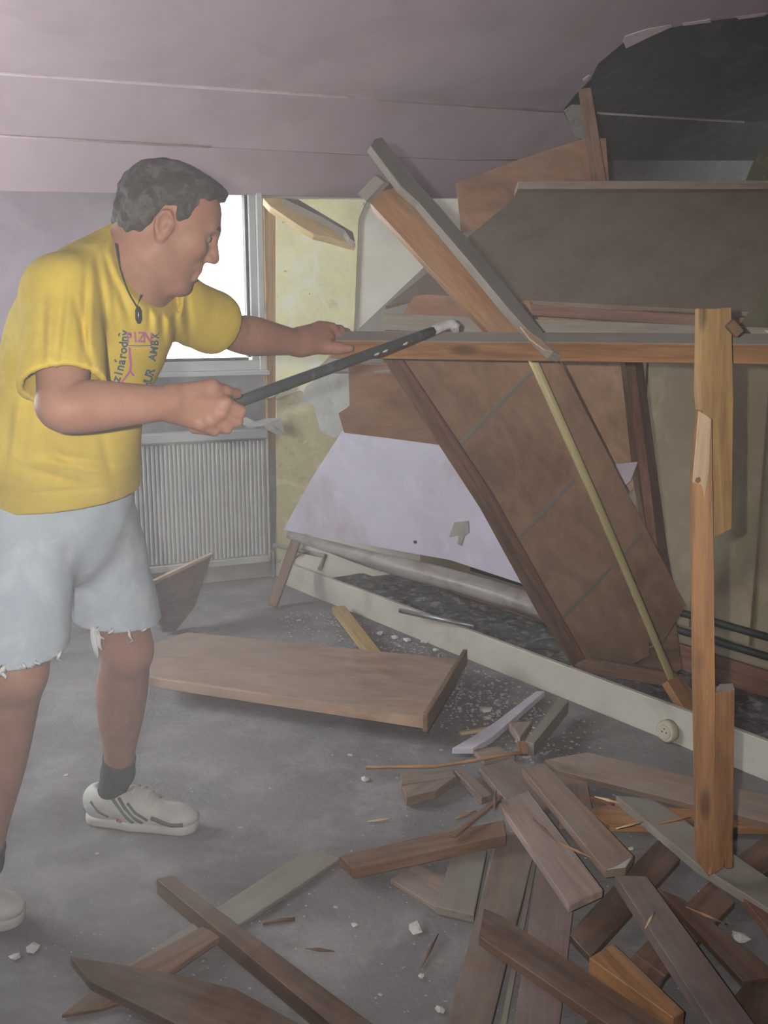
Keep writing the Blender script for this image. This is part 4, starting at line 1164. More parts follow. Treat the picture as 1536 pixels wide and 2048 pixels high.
TA = [V3(cfp), V3(cl), V3(up_t)]
pf = Vector((0.62, -0.78, 0)).normalized()
pl2 = UP.cross(pf)
PA = [V3(pf), V3(pl2), np.array((0, 0, 1.0))]
Jn = {k: V3(v) for k, v in J.items()}

man = empty('person', Vector((J['pelvis'].x, J['pelvis'].y, 0)))
tag(man, 'person in yellow T-shirt and cut-off denim shorts prying with a steel bar', 'person')

# ---------------------------------------------------------------- body: one continuous skin
lo = np.array([-1.02, 1.55, 0.02]); hi = np.array([-0.05, 2.75, 1.78])
B = Solid(lo, hi, 0.0034)
c = Jn
# torso
B.ell(c['pelvis'], PA, (0.10, 0.145, 0.13))
B.ell(c['waist'], TA, (0.095, 0.13, 0.16), 0.05)
B.ell(c['chest'], TA, (0.105, 0.15, 0.19), 0.05)
B.cone(c['upchest'], c['neck'], 0.075, 0.06, 0.04)
B.cone(c['rsh'], c['lsh'], 0.052, 0.052, 0.04)
# neck
nb = Jn['neck'] + np.array([-0.012, 0.0, -0.02])
B.cone(nb, H(-0.030, 0, -0.03), 0.058, 0.055, 0.03)
B.cone(H(-0.055, 0, -0.01), nb + np.array([-0.02, 0.02, 0.0]), 0.044, 0.050, 0.03)
# head
B.ell(H(-0.008, 0, 0.048), HA, hr(0.101, 0.076, 0.078), 0.03)
B.ell(H(0.030, 0, 0.010), HA, hr(0.066, 0.066, 0.085), 0.03)
B.ell(H(0.036, 0, -0.055), HA, hr(0.050, 0.052, 0.060), 0.03)
for s in (-1, 1):
    B.cone(H(-0.008, s * 0.050, -0.050), H(0.052, s * 0.024, -0.103), 0.022, 0.019, 0.028)
    B.ell(H(0.058, s * 0.043, -0.018), HA, hr(0.026, 0.022, 0.022), 0.02)
    B.cone(H(0.078, s * 0.034, 0.030), H(0.092, s * 0.010, 0.028), 0.011, 0.011, 0.014)
    B.ell(H(0.090, s * 0.033, 0.008), HA, hr(0.016, 0.017, 0.011), 0.012, 's')
    B.ell(H(0.075, s * 0.033, 0.008), HA, hr(0.013, 0.014, 0.012), 0.006)
B.ell(H(0.068, 0, -0.107), HA, hr(0.020, 0.022, 0.017), 0.02)
B.cone(H(0.091, 0, 0.020), H(0.112, 0, -0.026), 0.009, 0.0115, 0.012)
for s in (-1, 1): B.ell(H(0.101, s * 0.011, -0.031), HA, hr(0.011, 0.009, 0.008), 0.008)
B.ell(H(0.080, 0, -0.052), HA, hr(0.014, 0.028, 0.012), 0.014)
B.cone(H(0.090, -0.014, -0.063), H(0.090, 0.014, -0.063), 0.0065, 0.0065, 0.008)
B.cone(H(0.086, -0.014, -0.078), H(0.086, 0.014, -0.078), 0.0075, 0.0075, 0.008)
B.cone(H(0.104, -0.024, -0.0705), H(0.104, 0.024, -0.0705), 0.006, 0.006, 0.004, 's', flat=(HA[2], 0.4))
# ears: shell, rim, hollow, lobe
for s in (-1, 1):
    e0 = lambda x, z, y=0.0: H(-0.012 + x, s * (0.077 + y), -0.002 + z)
    B.ell(e0(0, 0), [HA[0] * 0.94 - HA[2] * 0.34 * 0 + 0 * HA[1], HA[1], HA[2]], hr(0.019, 0.007, 0.030), 0.008)
    ring = [(0.010, 0.020), (0.000, 0.029), (-0.012, 0.024), (-0.018, 0.010), (-0.015, -0.006), (-0.008, -0.018)]
    for a, b in zip(ring[:-1], ring[1:]):
        B.cone(e0(a[0], a[1], 0.006), e0(b[0], b[1], 0.006), 0.0042, 0.0042, 0.003, m=0.03)
    B.ell(e0(-0.002, 0.004, 0.008), HA, hr(0.009, 0.006, 0.014), 0.004, 's')
    B.ell(e0(0.001, -0.025, 0.002), HA, hr(0.0085, 0.006, 0.010), 0.006)
    B.ell(e0(0.008, -0.002, 0.005), HA, hr(0.004, 0.004, 0.007), 0.004)
# arms
def limb_mid(a, b, f): return a + (b - a) * f
def arm(sh, el, wr_):
    B.limb([sh, limb_mid(sh, el, 0.45), limb_mid(sh, el, 0.85), el, limb_mid(el, wr_, 0.22), limb_mid(el, wr_, 0.6), wr_],
           [0.052, 0.050, 0.043, 0.043, 0.046, 0.038, 0.030], 0.025)
arm(c['rsh'], c['relb'], c['rwri'])
arm(c['lsh'], c['lelb'], c['lwri'])
# legs
def leg(hp, k, a, back):
    m = lambda f, o: limb_mid(k, a, f) + back * o
    B.limb([hp, limb_mid(hp, k, 0.5), limb_mid(hp, k, 0.88), k, m(0.12, 0.004), m(0.30, 0.016), m(0.5, 0.012), m(0.72, 0.004), m(0.88, 0), a],
           [0.086, 0.078, 0.064, 0.061, 0.057, 0.062, 0.057, 0.044, 0.038, 0.036], 0.03)
    B.ell(k + np.array([0.012, -0.028, 0.004]), PA, (0.036, 0.038, 0.042), 0.04)
leg(c['rhip'], c['rkne'], c['rank'], np.array([-0.7, 0.7, 0]))
leg(c['lhip'], c['lkne'], c['lank'], np.array([-0.5, 0.85, 0]))
# feet (inside the shoes)
lheel, ltoe = V3(Zp(196, 1610, 0.045)), V3(Zp(366, 1634, 0.035))
rheel, rtoe = V3(Zp(-118, 1790, 0.05)), V3(Zp(10, 1816, 0.035))
B.cone(c['lank'], lheel + np.array([0.03, 0, 0.02]), 0.034, 0.03, 0.03)
B.cone(lheel + np.array([0.03, 0, 0]), ltoe, 0.028, 0.022, 0.03)
B.cone(c['rank'], rheel + np.array([0.03, 0, 0.02]), 0.034, 0.03, 0.03)
B.cone(rheel + np.array([0.03, 0, 0]), rtoe, 0.028, 0.022, 0.03)

# ---- pry bar line (needed by the grip)
bar_a, bar_b = W(398, 832, 1.862), W(866, 662, 2.385)
bar_d = (bar_b - bar_a).normalized()
# right hand: fist round the bar, back of the hand towards the camera
def chain(pts, rads, k=0.006):
    for i in range(len(pts) - 1):
        B.cone(pts[i], pts[i + 1], rads[i], rads[i + 1], k, m=0.03)
wr = c['rwri']
kn = [V3(W(x, y, Y)) for x, y, Y in ((450, 806, 1.826), (441, 826, 1.822), (422, 841, 1.816), (400, 848, 1.808))]   # index..little knuckles
bd = V3(bar_d)
for i, q in enumerate(kn):
    st = wr + (q - wr) * 0.05 + np.array([0, 0.004, (1.5 - i) * 0.008])
    B.cone(st, q + np.array([0, 0.006, 0]), 0.0235, 0.0145, 0.010, m=0.04)
    B.cone(wr + (q - wr) * 0.35 + np.array([0, -0.014, (1.5 - i) * 0.004]), q + np.array([0, -0.006, 0]), 0.0055, 0.0065, 0.006, m=0.03)   # sinew
    B.ell(q + np.array([0.002, -0.004, 0.001]), [np.array([1., 0, 0]), np.array([0, 1., 0]), np.array([0, 0, 1.])], (0.0125, 0.012, 0.0125), 0.005, m=0.03)
for i, q in enumerate(kn):
    on = V3(bar_a) + bd * float(np.dot(q - V3(bar_a), bd))       # nearest place on the bar
    L = [1.0, 1.08, 1.0, 0.85][i]
    out = np.array([0.62, 0.10, -0.40]); out /= np.linalg.norm(out)
    pip = q + out * 0.030 * L + np.array([0, 0.016, 0])
    dip = on + np.array([0.014, 0.024, -0.016])
    tipf = on + np.array([-0.012, 0.024, 0.004])
    chain([q, pip], [0.0122, 0.0112], 0.003)
    chain([pip, dip, tipf], [0.0112, 0.0102, 0.0088], 0.003)
# thumb lies along the top of the bar
chain([wr + (kn[0] - wr) * 0.30 + np.array([0, 0.006, 0.018]), V3(W(424, 776, 1.828)), V3(W(450, 785, 1.850)), V3(W(474, 788, 1.880))], [0.019, 0.0155, 0.0128, 0.0100], 0.008)
# left hand: fingers over the back of the beam, thumb below in front
lw = c['lwri']
kl = [V3(W(x, y, Y)) for x, y, Y in ((640, 654, 2.515), (652, 655, 2.54), (662, 658, 2.565), (668, 664, 2.585))]
for i, q in enumerate(kl):
    B.cone(lw + (q - lw) * 0.1 + np.array([0, 0, 0.004]), q, 0.024, 0.0145, 0.016, m=0.04)
B.cone(lw, V3(W(650, 680, 2.52)), 0.030, 0.026, 0.02)
for i, q in enumerate(kl):
    d1 = np.array([0.030 + 0.004 * i, 0.020, -0.002 - 0.004 * i])
    chain([q, q + d1, q + d1 + np.array([0.016, 0.018, -0.022]), q + d1 + np.array([0.010, 0.012, -0.046])], [0.0125, 0.0115, 0.0105, 0.009])
chain([lw + np.array([0.01, -0.005, -0.005]), V3(W(652, 694, 2.495)), V3(W(676, 696, 2.487)), V3(W(700, 697, 2.482))], [0.022, 0.0165, 0.0135, 0.0105], 0.012)
body = link('body', B.mesh('body', 2), M_skin, man)
del B

# ---------------------------------------------------------------- T-shirt
S = Solid([-1.10, 1.60, 0.80], [-0.30, 2.45, 1.62], 0.0040)
hipc = V3(W(118, 975, 2.08))
S.ell(c['chest'] + np.array([0, 0, 0.01]), TA, (0.128, 0.168, 0.20), 0.04)
S.ell(c['waist'] + V3(cfp) * 0.012, TA, (0.135, 0.160, 0.20), 0.06)
S.ell(hipc, PA, (0.132, 0.168, 0.15), 0.06)
S.cone(c['rsh'], c['lsh'], 0.066, 0.066, 0.05)
S.cone(c['upchest'] + np.array([-0.01, 0, -0.02]), nb + np.array([-0.01, 0, 0.0]), 0.085, 0.070, 0.04)
S.cone(V3(W(170, 560, 2.02)), V3(W(242, 498, 2.04)), 0.06, 0.052, 0.04)
rs_end = c['rsh'] + (c['relb'] - c['rsh']) * 0.80
ls_end = c['lsh'] + (c['lelb'] - c['lsh']) * 0.58
S.cone(c['rsh'], rs_end, 0.070, 0.076, 0.035)
S.cone(c['lsh'], ls_end, 0.068, 0.072, 0.035)
# the cloth bags in the near armpit and hangs at the belly
S.cone(c['chest'] + V3(cfp) * 0.03 - V3(cl) * 0.11, c['waist'] + V3(cfp) * 0.03 - V3(cl) * 0.10, 0.075, 0.085, 0.05)
S.cone(c['waist'] + V3(cfp) * 0.05, hipc + V3(pf) * 0.04, 0.10, 0.11, 0.06)
# folds: soft ridges running down from shoulder and sleeve
s_ = S.sub(S.lo, S.lo + S.h * (S.n - 1))
sl_, X, Y_, Z = s_
px_ = X * 0 + CX + FPX * X / (Y_ * math.cos(PITCH) - (Z - CAMH) * math.sin(PITCH))
py_ = CY - FPX * ((Y_ * math.sin(PITCH) + (Z - CAMH) * math.cos(PITCH)) / (Y_ * math.cos(PITCH) - (Z - CAMH) * math.sin(PITCH))) + X * 0
def fold(a, b, wdt, amp):
    """a crease running between two places on the near side of the cloth"""
    global S
    ax_, ay_ = a; bx_, by_ = b
    L2 = (bx_ - ax_) ** 2 + (by_ - ay_) ** 2
    t = np.clip(((px_ - ax_) * (bx_ - ax_) + (py_ - ay_) * (by_ - ay_)) / L2, 0, 1)
    d2 = (px_ - ax_ - t * (bx_ - ax_)) ** 2 + (py_ - ay_ - t * (by_ - ay_)) ** 2
    w_ = np.exp(-d2 / (2 * wdt * wdt)) * (0.3 + 0.7 * np.sin(np.pi * np.clip(t, 0.02, 0.98)))
    S.D += (amp * w_).astype(np.float32)
for a, b, wd_, am in (
    ((175, 520), (165, 740), 6, 0.007), ((192, 500), (215, 660), 6, 0.007), ((205, 480), (236, 610), 5, 0.006),
    ((130, 560), (110, 740), 7, 0.006), ((88, 590), (84, 730), 6, 0.005), ((150, 600), (190, 760), 5, 0.007),
    ((215, 520), (262, 640), 5, 0.006), ((298, 575), (300, 660), 4, 0.006), ((322, 570), (326, 680), 5, 0.006),
    ((345, 575), (352, 690), 5, 0.005), ((372, 580), (384, 690), 5, 0.005), ((60, 780), (30, 960), 9, 0.006),
    ((20, 800), (10, 950), 8, 0.005), ((70, 905), (235, 930), 7, 0.006), ((30, 930), (190, 975), 6, 0.006),
    ((90, 880), (150, 940), 8, 0.006), ((200, 860), (225, 960), 7, 0.005), ((60, 985), (230, 975), 3, 0.003)):
    fold(a, b, wd_, am)
for a, b, wd_, am in (((182, 520), (178, 740), 5, -0.004), ((140, 570), (122, 740), 6, -0.005), ((226, 560), (250, 660), 5, -0.004), ((100, 600), (97, 740), 5, -0.004),
    ((310, 575), (313, 670), 5, -0.005), ((334, 572), (340, 690), 5, -0.004), ((360, 576), (368, 690), 5, -0.004), ((80, 920), (220, 948), 6, -0.005), ((45, 780), (20, 960), 7, -0.004)):
    fold(a, b, wd_, am)
del px_, py_
S.D += (0.0022 * vnoise(X * 42, Y_ * 42, Z * 26, 4)).astype(np.float32)
# hem, sleeve ends and neck opening
def half(p, n_):                                       # signed distance beyond a cutting plane
    n_ = n_ / np.linalg.norm(n_)
    return ((X - p[0]) * n_[0] + (Y_ - p[1]) * n_[1] + (Z - p[2]) * n_[2]).astype(np.float32)
outer = S.D.copy()
def capsule(a, b, r):
    ab = b - a
    t = np.clip(((X - a[0]) * ab[0] + (Y_ - a[1]) * ab[1] + (Z - a[2]) * ab[2]) / float(ab @ ab), 0, 1)
    return np.sqrt((X - a[0] - t * ab[0]) ** 2 + (Y_ - a[1] - t * ab[1]) ** 2 + (Z - a[2] - t * ab[2]) ** 2) - r
hem_p = V3(W(120, 992, 2.08)); hem_n = np.array([0.06, 0.05, -1.0])
ru = (c['relb'] - c['rsh']) / np.linalg.norm(c['relb'] - c['rsh'])
lu = (c['lelb'] - c['lsh']) / np.linalg.norm(c['lelb'] - c['lsh'])
hh_ = half(hem_p, hem_n)
S.D = np.maximum(S.D, hh_)
near_r = capsule(c['rsh'] + ru * 0.10, rs_end + ru * 0.08, 0.105)
r_cut_p = c['rsh'] + ru * 0.205; 
rc = half(r_cut_p, ru + np.array([0.10, 0.0, -0.25]))
cutr = np.maximum(rc, near_r)                           # region beyond the sleeve end
S.D = np.maximum(S.D, -np.maximum(-rc, near_r))
l_cut_p = c['lsh'] + lu * 0.165
lc_ = half(l_cut_p, lu + np.array([0.1, 0.0, -0.1]))
near_l = capsule(c['lsh'] + lu * 0.08, ls_end + lu * 0.12, 0.10)
S.D = np.maximum(S.D, -np.maximum(-lc_, near_l))
inner = outer + 0.012
hollow = np.minimum(np.minimum(np.maximum(-rc - 0.07, near_r), np.maximum(-lc_ - 0.07, near_l)), -hh_ - 0.05)
S.D = np.maximum(S.D, -np.maximum(inner, hollow))
neck_top = H(-0.030, 0, -0.02)
# neckline: a clean slanting cut round the neck, hollow where the neck comes through
ca_, cb_, cc_ = V3(W(236, 512, 1.95)), V3(W(274, 600, 1.92)), V3(W(322, 562, 2.07))
cn_ = np.cross(cb_ - ca_, cc_ - ca_)
if np.dot(cn_, V3(head_c) - ca_) < 0: cn_ = -cn_
above = half(ca_, cn_)
axis_c = capsule(nb - (neck_top - nb) * 0.3, neck_top + (neck_top - nb) * 0.8, 0.115)
S.D = np.maximum(S.D, -np.maximum(-above, axis_c))
nk = np.maximum(capsule(nb - (neck_top - nb) * 0.4 + np.array([0.004, -0.004, 0]), neck_top + (neck_top - nb) * 0.8, 0.066), -above - 0.035)
S.D = np.maximum(S.D, -nk)
shirt = link('t_shirt', S.mesh('t_shirt', 1), M_shirt, man)
shirt['label'] = 'yellow cotton T-shirt with printed lettering'
del S, outer, inner, hollow, nk, above, axis_c, near_r, near_l, rc, lc_, hh_, cutr
# ---------------------------------------------------------------- shorts
S = Solid([-1.10, 1.70, 0.50], [-0.34, 2.50, 1.08], 0.0042)
S.ell(c['pelvis'], PA, (0.122, 0.160, 0.15), 0.03)
S.ell(hipc + np.array([0, 0, 0.0]), PA, (0.118, 0.152, 0.12), 0.05)
rke = limb_mid(c['rhip'], c['rkne'], 1.05); lke = limb_mid(c['lhip'], c['lkne'], 1.05)
S.cone(c['rhip'] + np.array([0, 0, 0.02]), rke, 0.108, 0.098, 0.03)
S.cone(c['lhip'] + np.array([0, 0, 0.02]), lke, 0.106, 0.094, 0.03)
s_ = S.sub(S.lo, S.lo + S.h * (S.n - 1)); sl_, X, Y_, Z = s_
S.D += (0.0035 * vnoise(X * 38, Y_ * 38, Z * 30, 9) + 0.002 * vnoise(X * 90, Y_ * 90, Z * 60, 5)).astype(np.float32)
# creases fanning out from the crotch
cro = V3(W(150, 1105, 1.97))
for ang in (-0.5, 0.1, 0.6):
    b2 = cro + np.array([0.14 * math.cos(ang), 0.02, 0.14 * math.sin(ang)])
    S.D += (0.006 * np.exp(-(capsule(cro, b2, 0.0) ** 2) / (2 * 0.009 ** 2))).astype(np.float32)
outer = S.D.copy()
top = half(V3(W(120, 965, 2.08)), np.array([0, 0, 1.0]))
rn = (c['rkne'] - c['rhip']); rn /= np.linalg.norm(rn); ln = (c['lkne'] - c['lhip']); ln /= np.linalg.norm(ln)
rcut = half(V3(W(60, 1318, 1.9)), np.array([0.02, 0.1, -1.0]))
lcut = half(V3(W(255, 1258, 2.17)), np.array([-0.10, 0.05, -1.0]))
nr_ = capsule(c['rhip'], rke + rn * 0.1, 0.125); nl_ = capsule(c['lhip'], lke + ln * 0.1, 0.115)
isl = nl_ < nr_
cut = np.where(isl, lcut, rcut)
S.D = np.maximum(np.maximum(S.D, top), cut)
S.D = np.maximum(S.D, -np.maximum(outer + 0.008, -cut - 0.07))
shorts = link('denim_shorts', S.mesh('denim_shorts', 1), M_jean, man)
shorts['label'] = 'faded light blue cut-off denim shorts'
del S, outer, top, rcut, lcut, nr_, nl_, isl, cut
# frayed threads hanging from the cut hems
bvh_sh = BVHTree.FromPolygons([v.co.copy() for v in shorts.data.vertices], [tuple(p.vertices) for p in shorts.data.polygons])
rt = random.Random(5)
def fray(px, py, ln_, w=0.0035):
    for dy in (0, -6, -12, -20, 6, 12):
        h_ = bvh_sh.ray_cast(EYE, ray(px, py + dy).normalized())
        if h_[0] is not None: break
    else: return
    p = h_[0] - ray(px, py).normalized() * 0.004 + UP * 0.004
    q = [p, p + Vector((rt.uniform(-.006, .006), -0.004, -ln_ * 0.4)), p + Vector((rt.uniform(-.010, .010), -0.002, -ln_ * 0.75)), p + Vector((rt.uniform(-.012, .012), 0.0, -ln_))]
    tube('frayed_thread', q, [w, w * 1.1, w * 0.9, w * 0.4], M_thread, shorts, 6)
for x, y, l, w in ((186, 1268, .075, .006), (192, 1272, .05, .006), (198, 1276, .03, .004), (330, 1246, .04, .007), (324, 1250, .03, .005), (258, 1268, .035, .003),
                   (128, 1322, .03, .005), (120, 1326, .02, .004), (8, 1332, .025, .006), (2, 1334, .03, .004), (75, 1330, .012, .003), (225, 1272, .014, .003), (290, 1262, .014, .003), (45, 1331, .01, .003)):
    fray(x, y, l, w)

# ---------------------------------------------------------------- hair
S = Solid(V3(head_c) - 0.17, V3(head_c) + 0.19, 0.0026)
S.ell(H(-0.008, 0, 0.048), HA, hr(0.1075, 0.0815, 0.0835), 0.02)
S.ell(H(-0.050, 0, 0.000), HA, hr(0.064, 0.070, 0.072), 0.03)
S.ell(H(0.050, -0.01, 0.103), HA, hr(0.044, 0.044, 0.018), 0.02)
S.ell(H(0.082, -0.005, 0.092), HA, hr(0.013, 0.030, 0.011), 0.012)
for s in (-1, 1): S.ell(H(0.012, s * 0.066, 0.035), HA, hr(0.020, 0.010, 0.034), 0.012)
s_ = S.sub(S.lo, S.lo + S.h * (S.n - 1)); sl_, X, Y_, Z = s_
hc = V3(head_c)
lx = (X - hc[0]) * HA[0][0] + (Y_ - hc[1]) * HA[0][1] + (Z - hc[2]) * HA[0][2]
ly = (X - hc[0]) * HA[1][0] + (Y_ - hc[1]) * HA[1][1] + (Z - hc[2]) * HA[1][2]
lz = (X - hc[0]) * HA[2][0] + (Y_ - hc[1]) * HA[2][1] + (Z - hc[2]) * HA[2][2]
S.D += (0.0034 * vnoise(lx * 90, ly * 200, lz * 200, 2) + 0.0034 * vnoise(lx * 240, ly * 420, lz * 330, 8)).astype(np.float32)
# hairline seen from the side: nape, round the ear, sideburn, receding temple, fringe
hx = np.array([-0.14, -0.07, -0.045, -0.034, -0.022, 0.000, 0.006, 0.026, 0.032, 0.044, 0.056, 0.068, 0.085, 0.12])
hz_ = np.array([-0.075, -0.070, -0.052, -0.010, 0.028, 0.030, 0.004, 0.002, 0.040, 0.060, 0.066, 0.078, 0.080, 0.074])
line = np.interp(lx.ravel(), hx, hz_).reshape(lx.shape).astype(np.float32)
mid = np.clip(1 - np.abs(ly) / 0.05, 0, 1)
line = line - np.where(lx > 0.05, 0.0, 0.0) * mid
S.D += (0.010 * np.exp(-np.clip(lz - line, 0, 1) / 0.009)).astype(np.float32)
S.D = np.maximum(S.D, (line - lz) * 0.7 + 0.0022 * vnoise(lx * 260, ly * 200, lz * 90, 3).astype(np.float32))
hair = link('hair', S.mesh('hair', 1), M_hair, man)
hair['label'] = 'short greying brown hair'
del S
# eyes
for s in (-1, 1):
    bm = bmesh.new(); bmesh.ops.create_uvsphere(bm, u_segments=16, v_segments=10, radius=0.0112)
    for f in bm.faces: f.smooth = True
    me = bpy.data.meshes.new('eye'); bm.to_mesh(me); bm.free()
    p = Vector(H(0.0775, s * 0.033, 0.008))
    ob = link('eye', me, M_eye, man, Matrix.Translation(p))
    tube('iris', [p + hf * 0.0108, p + hf * 0.0118], [0.0052, 0.0045], M_cord, ob, 12)
# eyebrows
for s in (-1, 1):
    tube('eyebrow', [Vector(H(0.082, s * 0.046, 0.030)), Vector(H(0.094, s * 0.032, 0.036)), Vector(H(0.101, s * 0.014, 0.032))], [0.003, 0.0045, 0.0035], M_hair, man, 8)

# ---------------------------------------------------------------- socks and shoes
def sock(k, a, heel, f0, nm):
    S = Solid(np.minimum(a, heel) - 0.12, np.maximum(a, heel) + np.array([0.14, 0.14, 0.16]), 0.0035)
    st = a + (k - a) * f0
    S.cone(st, a, 0.043, 0.040, 0.02)
    S.cone(a, heel + np.array([0.03, 0, 0.02]), 0.040, 0.036, 0.02)
    s_ = S.sub(S.lo, S.lo + S.h * (S.n - 1)); _, X, Y, Z = s_
    ax = (k - a) / np.linalg.norm(k - a)
    e = (X - st[0]) * ax[0] + (Y - st[1]) * ax[1] + (Z - st[2]) * ax[2]
    S.D = np.maximum(S.D, e.astype(np.float32)) + (0.0008 * np.sin(e * 900)).astype(np.float32)
    o = link('sock', S.mesh('sock', 1), M_sock, man)
    o['label'] = 'dark grey ankle sock'
sock(c['lkne'], c['lank'], lheel, 0.14, 'l'); sock(c['rkne'], c['rank'], rheel, 0.10, 'r')
def shoe(heel, toe, nm):
    d = toe - heel; d[2] = 0; L = np.linalg.norm(d); d /= L
    sd = np.array([d[1], -d[0], 0])                    # right hand side of the shoe
    uz = np.array([0, 0, 1.0])
    ax = [d, sd, uz]
    h0 = heel.copy(); h0[2] = 0; 
    q = lambda f, s, z: h0 + d * (f * L) + sd * s + uz * z
    sh = empty('trainer', Vector(h0)); sh.parent = man; sh.matrix_parent_inverse = PINV(man)
    sh['label'] = 'white trainer with grey-green stripes'
    S = Solid(np.minimum(heel, toe) - np.array([0.12, 0.12, 0.06]), np.maximum(heel, toe) + np.array([0.12, 0.12, 0.14]), 0.0032)
    S.ell(q(0.06, 0, 0.060), ax, (0.055, 0.036, 0.052), 0.02)
    S.cone(q(0.08, 0, 0.055), q(0.50, 0, 0.052), 0.036, 0.042, 0.03)
    S.cone(q(0.45, 0, 0.048), q(0.90, 0, 0.040), 0.043, 0.034, 0.03, flat=(uz, 0.85))
    S.ell(q(0.97, 0.0, 0.038), ax, (0.050, 0.042, 0.026), 0.02)
    S.cone(q(0.22, 0, 0.085), q(0.50, 0, 0.068), 0.034, 0.030, 0.03)
    s_ = S.sub(S.lo, S.lo + S.h * (S.n - 1)); _, X, Y, Z = s_
    S.D = np.maximum(S.D, (0.022 - Z).astype(np.float32) + 0 * X + 0 * Y)
    S.cone(q(0.12, 0, 0.135), q(0.30, 0, 0.115), 0.040, 0.030, 0.008, 's')
    up = link('upper', S.mesh('upper', 1), M_shoe, sh)
    S = Solid(np.minimum(heel, toe) - np.array([0.12, 0.12, 0.06]), np.maximum(heel, toe) + np.array([0.12, 0.12, 0.06]), 0.0032)
    S.cone(q(0.03, 0, 0.016), q(0.45, 0, 0.016), 0.040, 0.043, 0.02)
    S.cone(q(0.45, 0, 0.016), q(0.98, 0, 0.016), 0.043, 0.045, 0.02)
    s_ = S.sub(S.lo, S.lo + S.h * (S.n - 1)); _, X, Y, Z = s_
    S.D = np.maximum(S.D, np.abs(Z - 0.014).astype(np.float32) - 0.0125 + 0 * X + 0 * Y)
    link('sole', S.mesh('sole', 1), M_shoe, sh)
    me = up.data
    bv = BVHTree.FromPolygons([v.co.copy() for v in me.vertices], [tuple(p.vertices) for p in me.polygons])
    def stripe(nm2, fs, mat, w):
        for s in (-1, 1):
            pts = []
            for f, z in fs:
                o_ = Vector(q(f, s * 0.2, z)); r_ = bv.ray_cast(o_, Vector(-sd * s))
                if r_[0] is not None: pts.append(r_[0])
            if len(pts) > 1: tube(nm2, pts, w, mat, sh, 6)
    stripe('stripe', [(0.22, 0.10), (0.32, 0.075), (0.44, 0.045), (0.50, 0.03)], M_shoed, 0.0045)
    stripe('stripe', [(0.33, 0.092), (0.42, 0.07), (0.54, 0.042), (0.60, 0.03)], M_shoed, 0.0045)
    stripe('stripe', [(0.44, 0.082), (0.54, 0.06), (0.66, 0.038)], M_shoed, 0.004)
    stripe('toe_trim', [(0.70, 0.045), (0.82, 0.036), (0.94, 0.032), (1.06, 0.034)], M_shoed, 0.006)
    stripe('heel_trim', [(0.0, 0.075), (0.10, 0.05), (0.2, 0.035)], M_shoed, 0.004)
    stripe('side_badge', [(0.30, 0.030), (0.36, 0.028)], M_shoer, 0.006)
    for f in (0.46, 0.54, 0.62, 0.70):
        pts = []
        for s in np.linspace(-0.026, 0.026, 5):
            r_ = bv.ray_cast(Vector(q(f, s, 0.25)), Vector((0, 0, -1)))
            if r_[0] is not None: pts.append(r_[0] + UP * 0.001)
        if len(pts) > 2: tube('lace', pts, 0.0032, M_shoe, sh, 6)
shoe(lheel, ltoe, 'l'); shoe(rheel, rtoe, 'r')

# ---------------------------------------------------------------- print, cord and pendant on the shirt
bm_s = shirt.data
bvs = BVHTree.FromPolygons([v.co.copy() for v in bm_s.vertices], [tuple(p.vertices) for p in bm_s.polygons])
def on_shirt(px, py, off=0.0015):
    r_ = ray(px, py).normalized()
    hit = bvs.ray_cast(EYE, r_)
    if hit[0] is None: return None
    return hit[0] - r_ * off
def decal(name, txt, path, size, mat, stretch=1.0):
    """letters laid one by one along a line on the cloth; each is a flat cut-out lying on it"""
    L = 0; seg = []
    for a, b in zip(path[:-1], path[1:]):
        l = math.hypot(b[0] - a[0], b[1] - a[1]); seg.append((L, l, a, b)); L += l
    step = L / len(txt)
    allv, allf = [], []
    for i, ch in enumerate(txt):
        d = step * (i + 0.5)
        for l0, l, a, b in seg:
            if d <= l0 + l or (l0, l, a, b) == seg[-1]:
                f = (d - l0) / l
                x, y = a[0] + (b[0] - a[0]) * f, a[1] + (b[1] - a[1]) * f
                ux, uy = (b[0] - a[0]) / l, (b[1] - a[1]) / l
                break
        cu = bpy.data.curves.new('glyph', 'FONT'); cu.body = ch; cu.size = 1.0; cu.align_x = 'CENTER'; cu.resolution_u = 2
        cu.offset = 0.03
        ob = bpy.data.objects.new('glyph', cu); COL.objects.link(ob)
        me = ob.to_mesh()
        vv = [v.co.copy() for v in me.vertices]; ff = [tuple(p.vertices) for p in me.polygons]
        ob.to_mesh_clear(); bpy.data.objects.remove(ob); bpy.data.curves.remove(cu)
        base = len(allv); ok = True; tmp = []
        for v in vv:
            gx, gy = v.x * size * 0.95, (v.y - 0.33) * size * stretch
            q = on_shirt(x + ux * gx + uy * gy, y + uy * gx - ux * gy)
            if q is None: ok = False; break
            tmp.append(q)
        if not ok: continue
        allv += tmp; allf += [tuple(base + k for k in f) for f in ff]
    if not allv: return
    sheet(name, allv, allf, mat, shirt, 0)
def band(name, path, w, mat):
    vs = []
    for i, (x, y) in enumerate(path):
        a = path[max(0, i - 1)]; b = path[min(len(path) - 1, i + 1)]
        l = math.hypot(b[0] - a[0], b[1] - a[1]) or 1
        nx, ny = -(b[1] - a[1]) / l * w / 2, (b[0] - a[0]) / l * w / 2
        p, q = on_shirt(x + nx, y + ny), on_shirt(x - nx, y - ny)
        if p is None or q is None: continue
        vs += [p, q]
    k = len(vs) // 2
    if k > 1: sheet(name, vs, [(2 * i, 2 * i + 1, 2 * i + 3, 2 * i + 2) for i in range(k - 1)], mat, shirt, 0)
decal('lettering', 'dzinarodny', [(226, 774), (236, 748), (243, 718), (247, 690), (249, 660)], 25, M_navy)
decal('lettering', 'HUR', [(292, 776), (302, 738)], 24, M_navy)
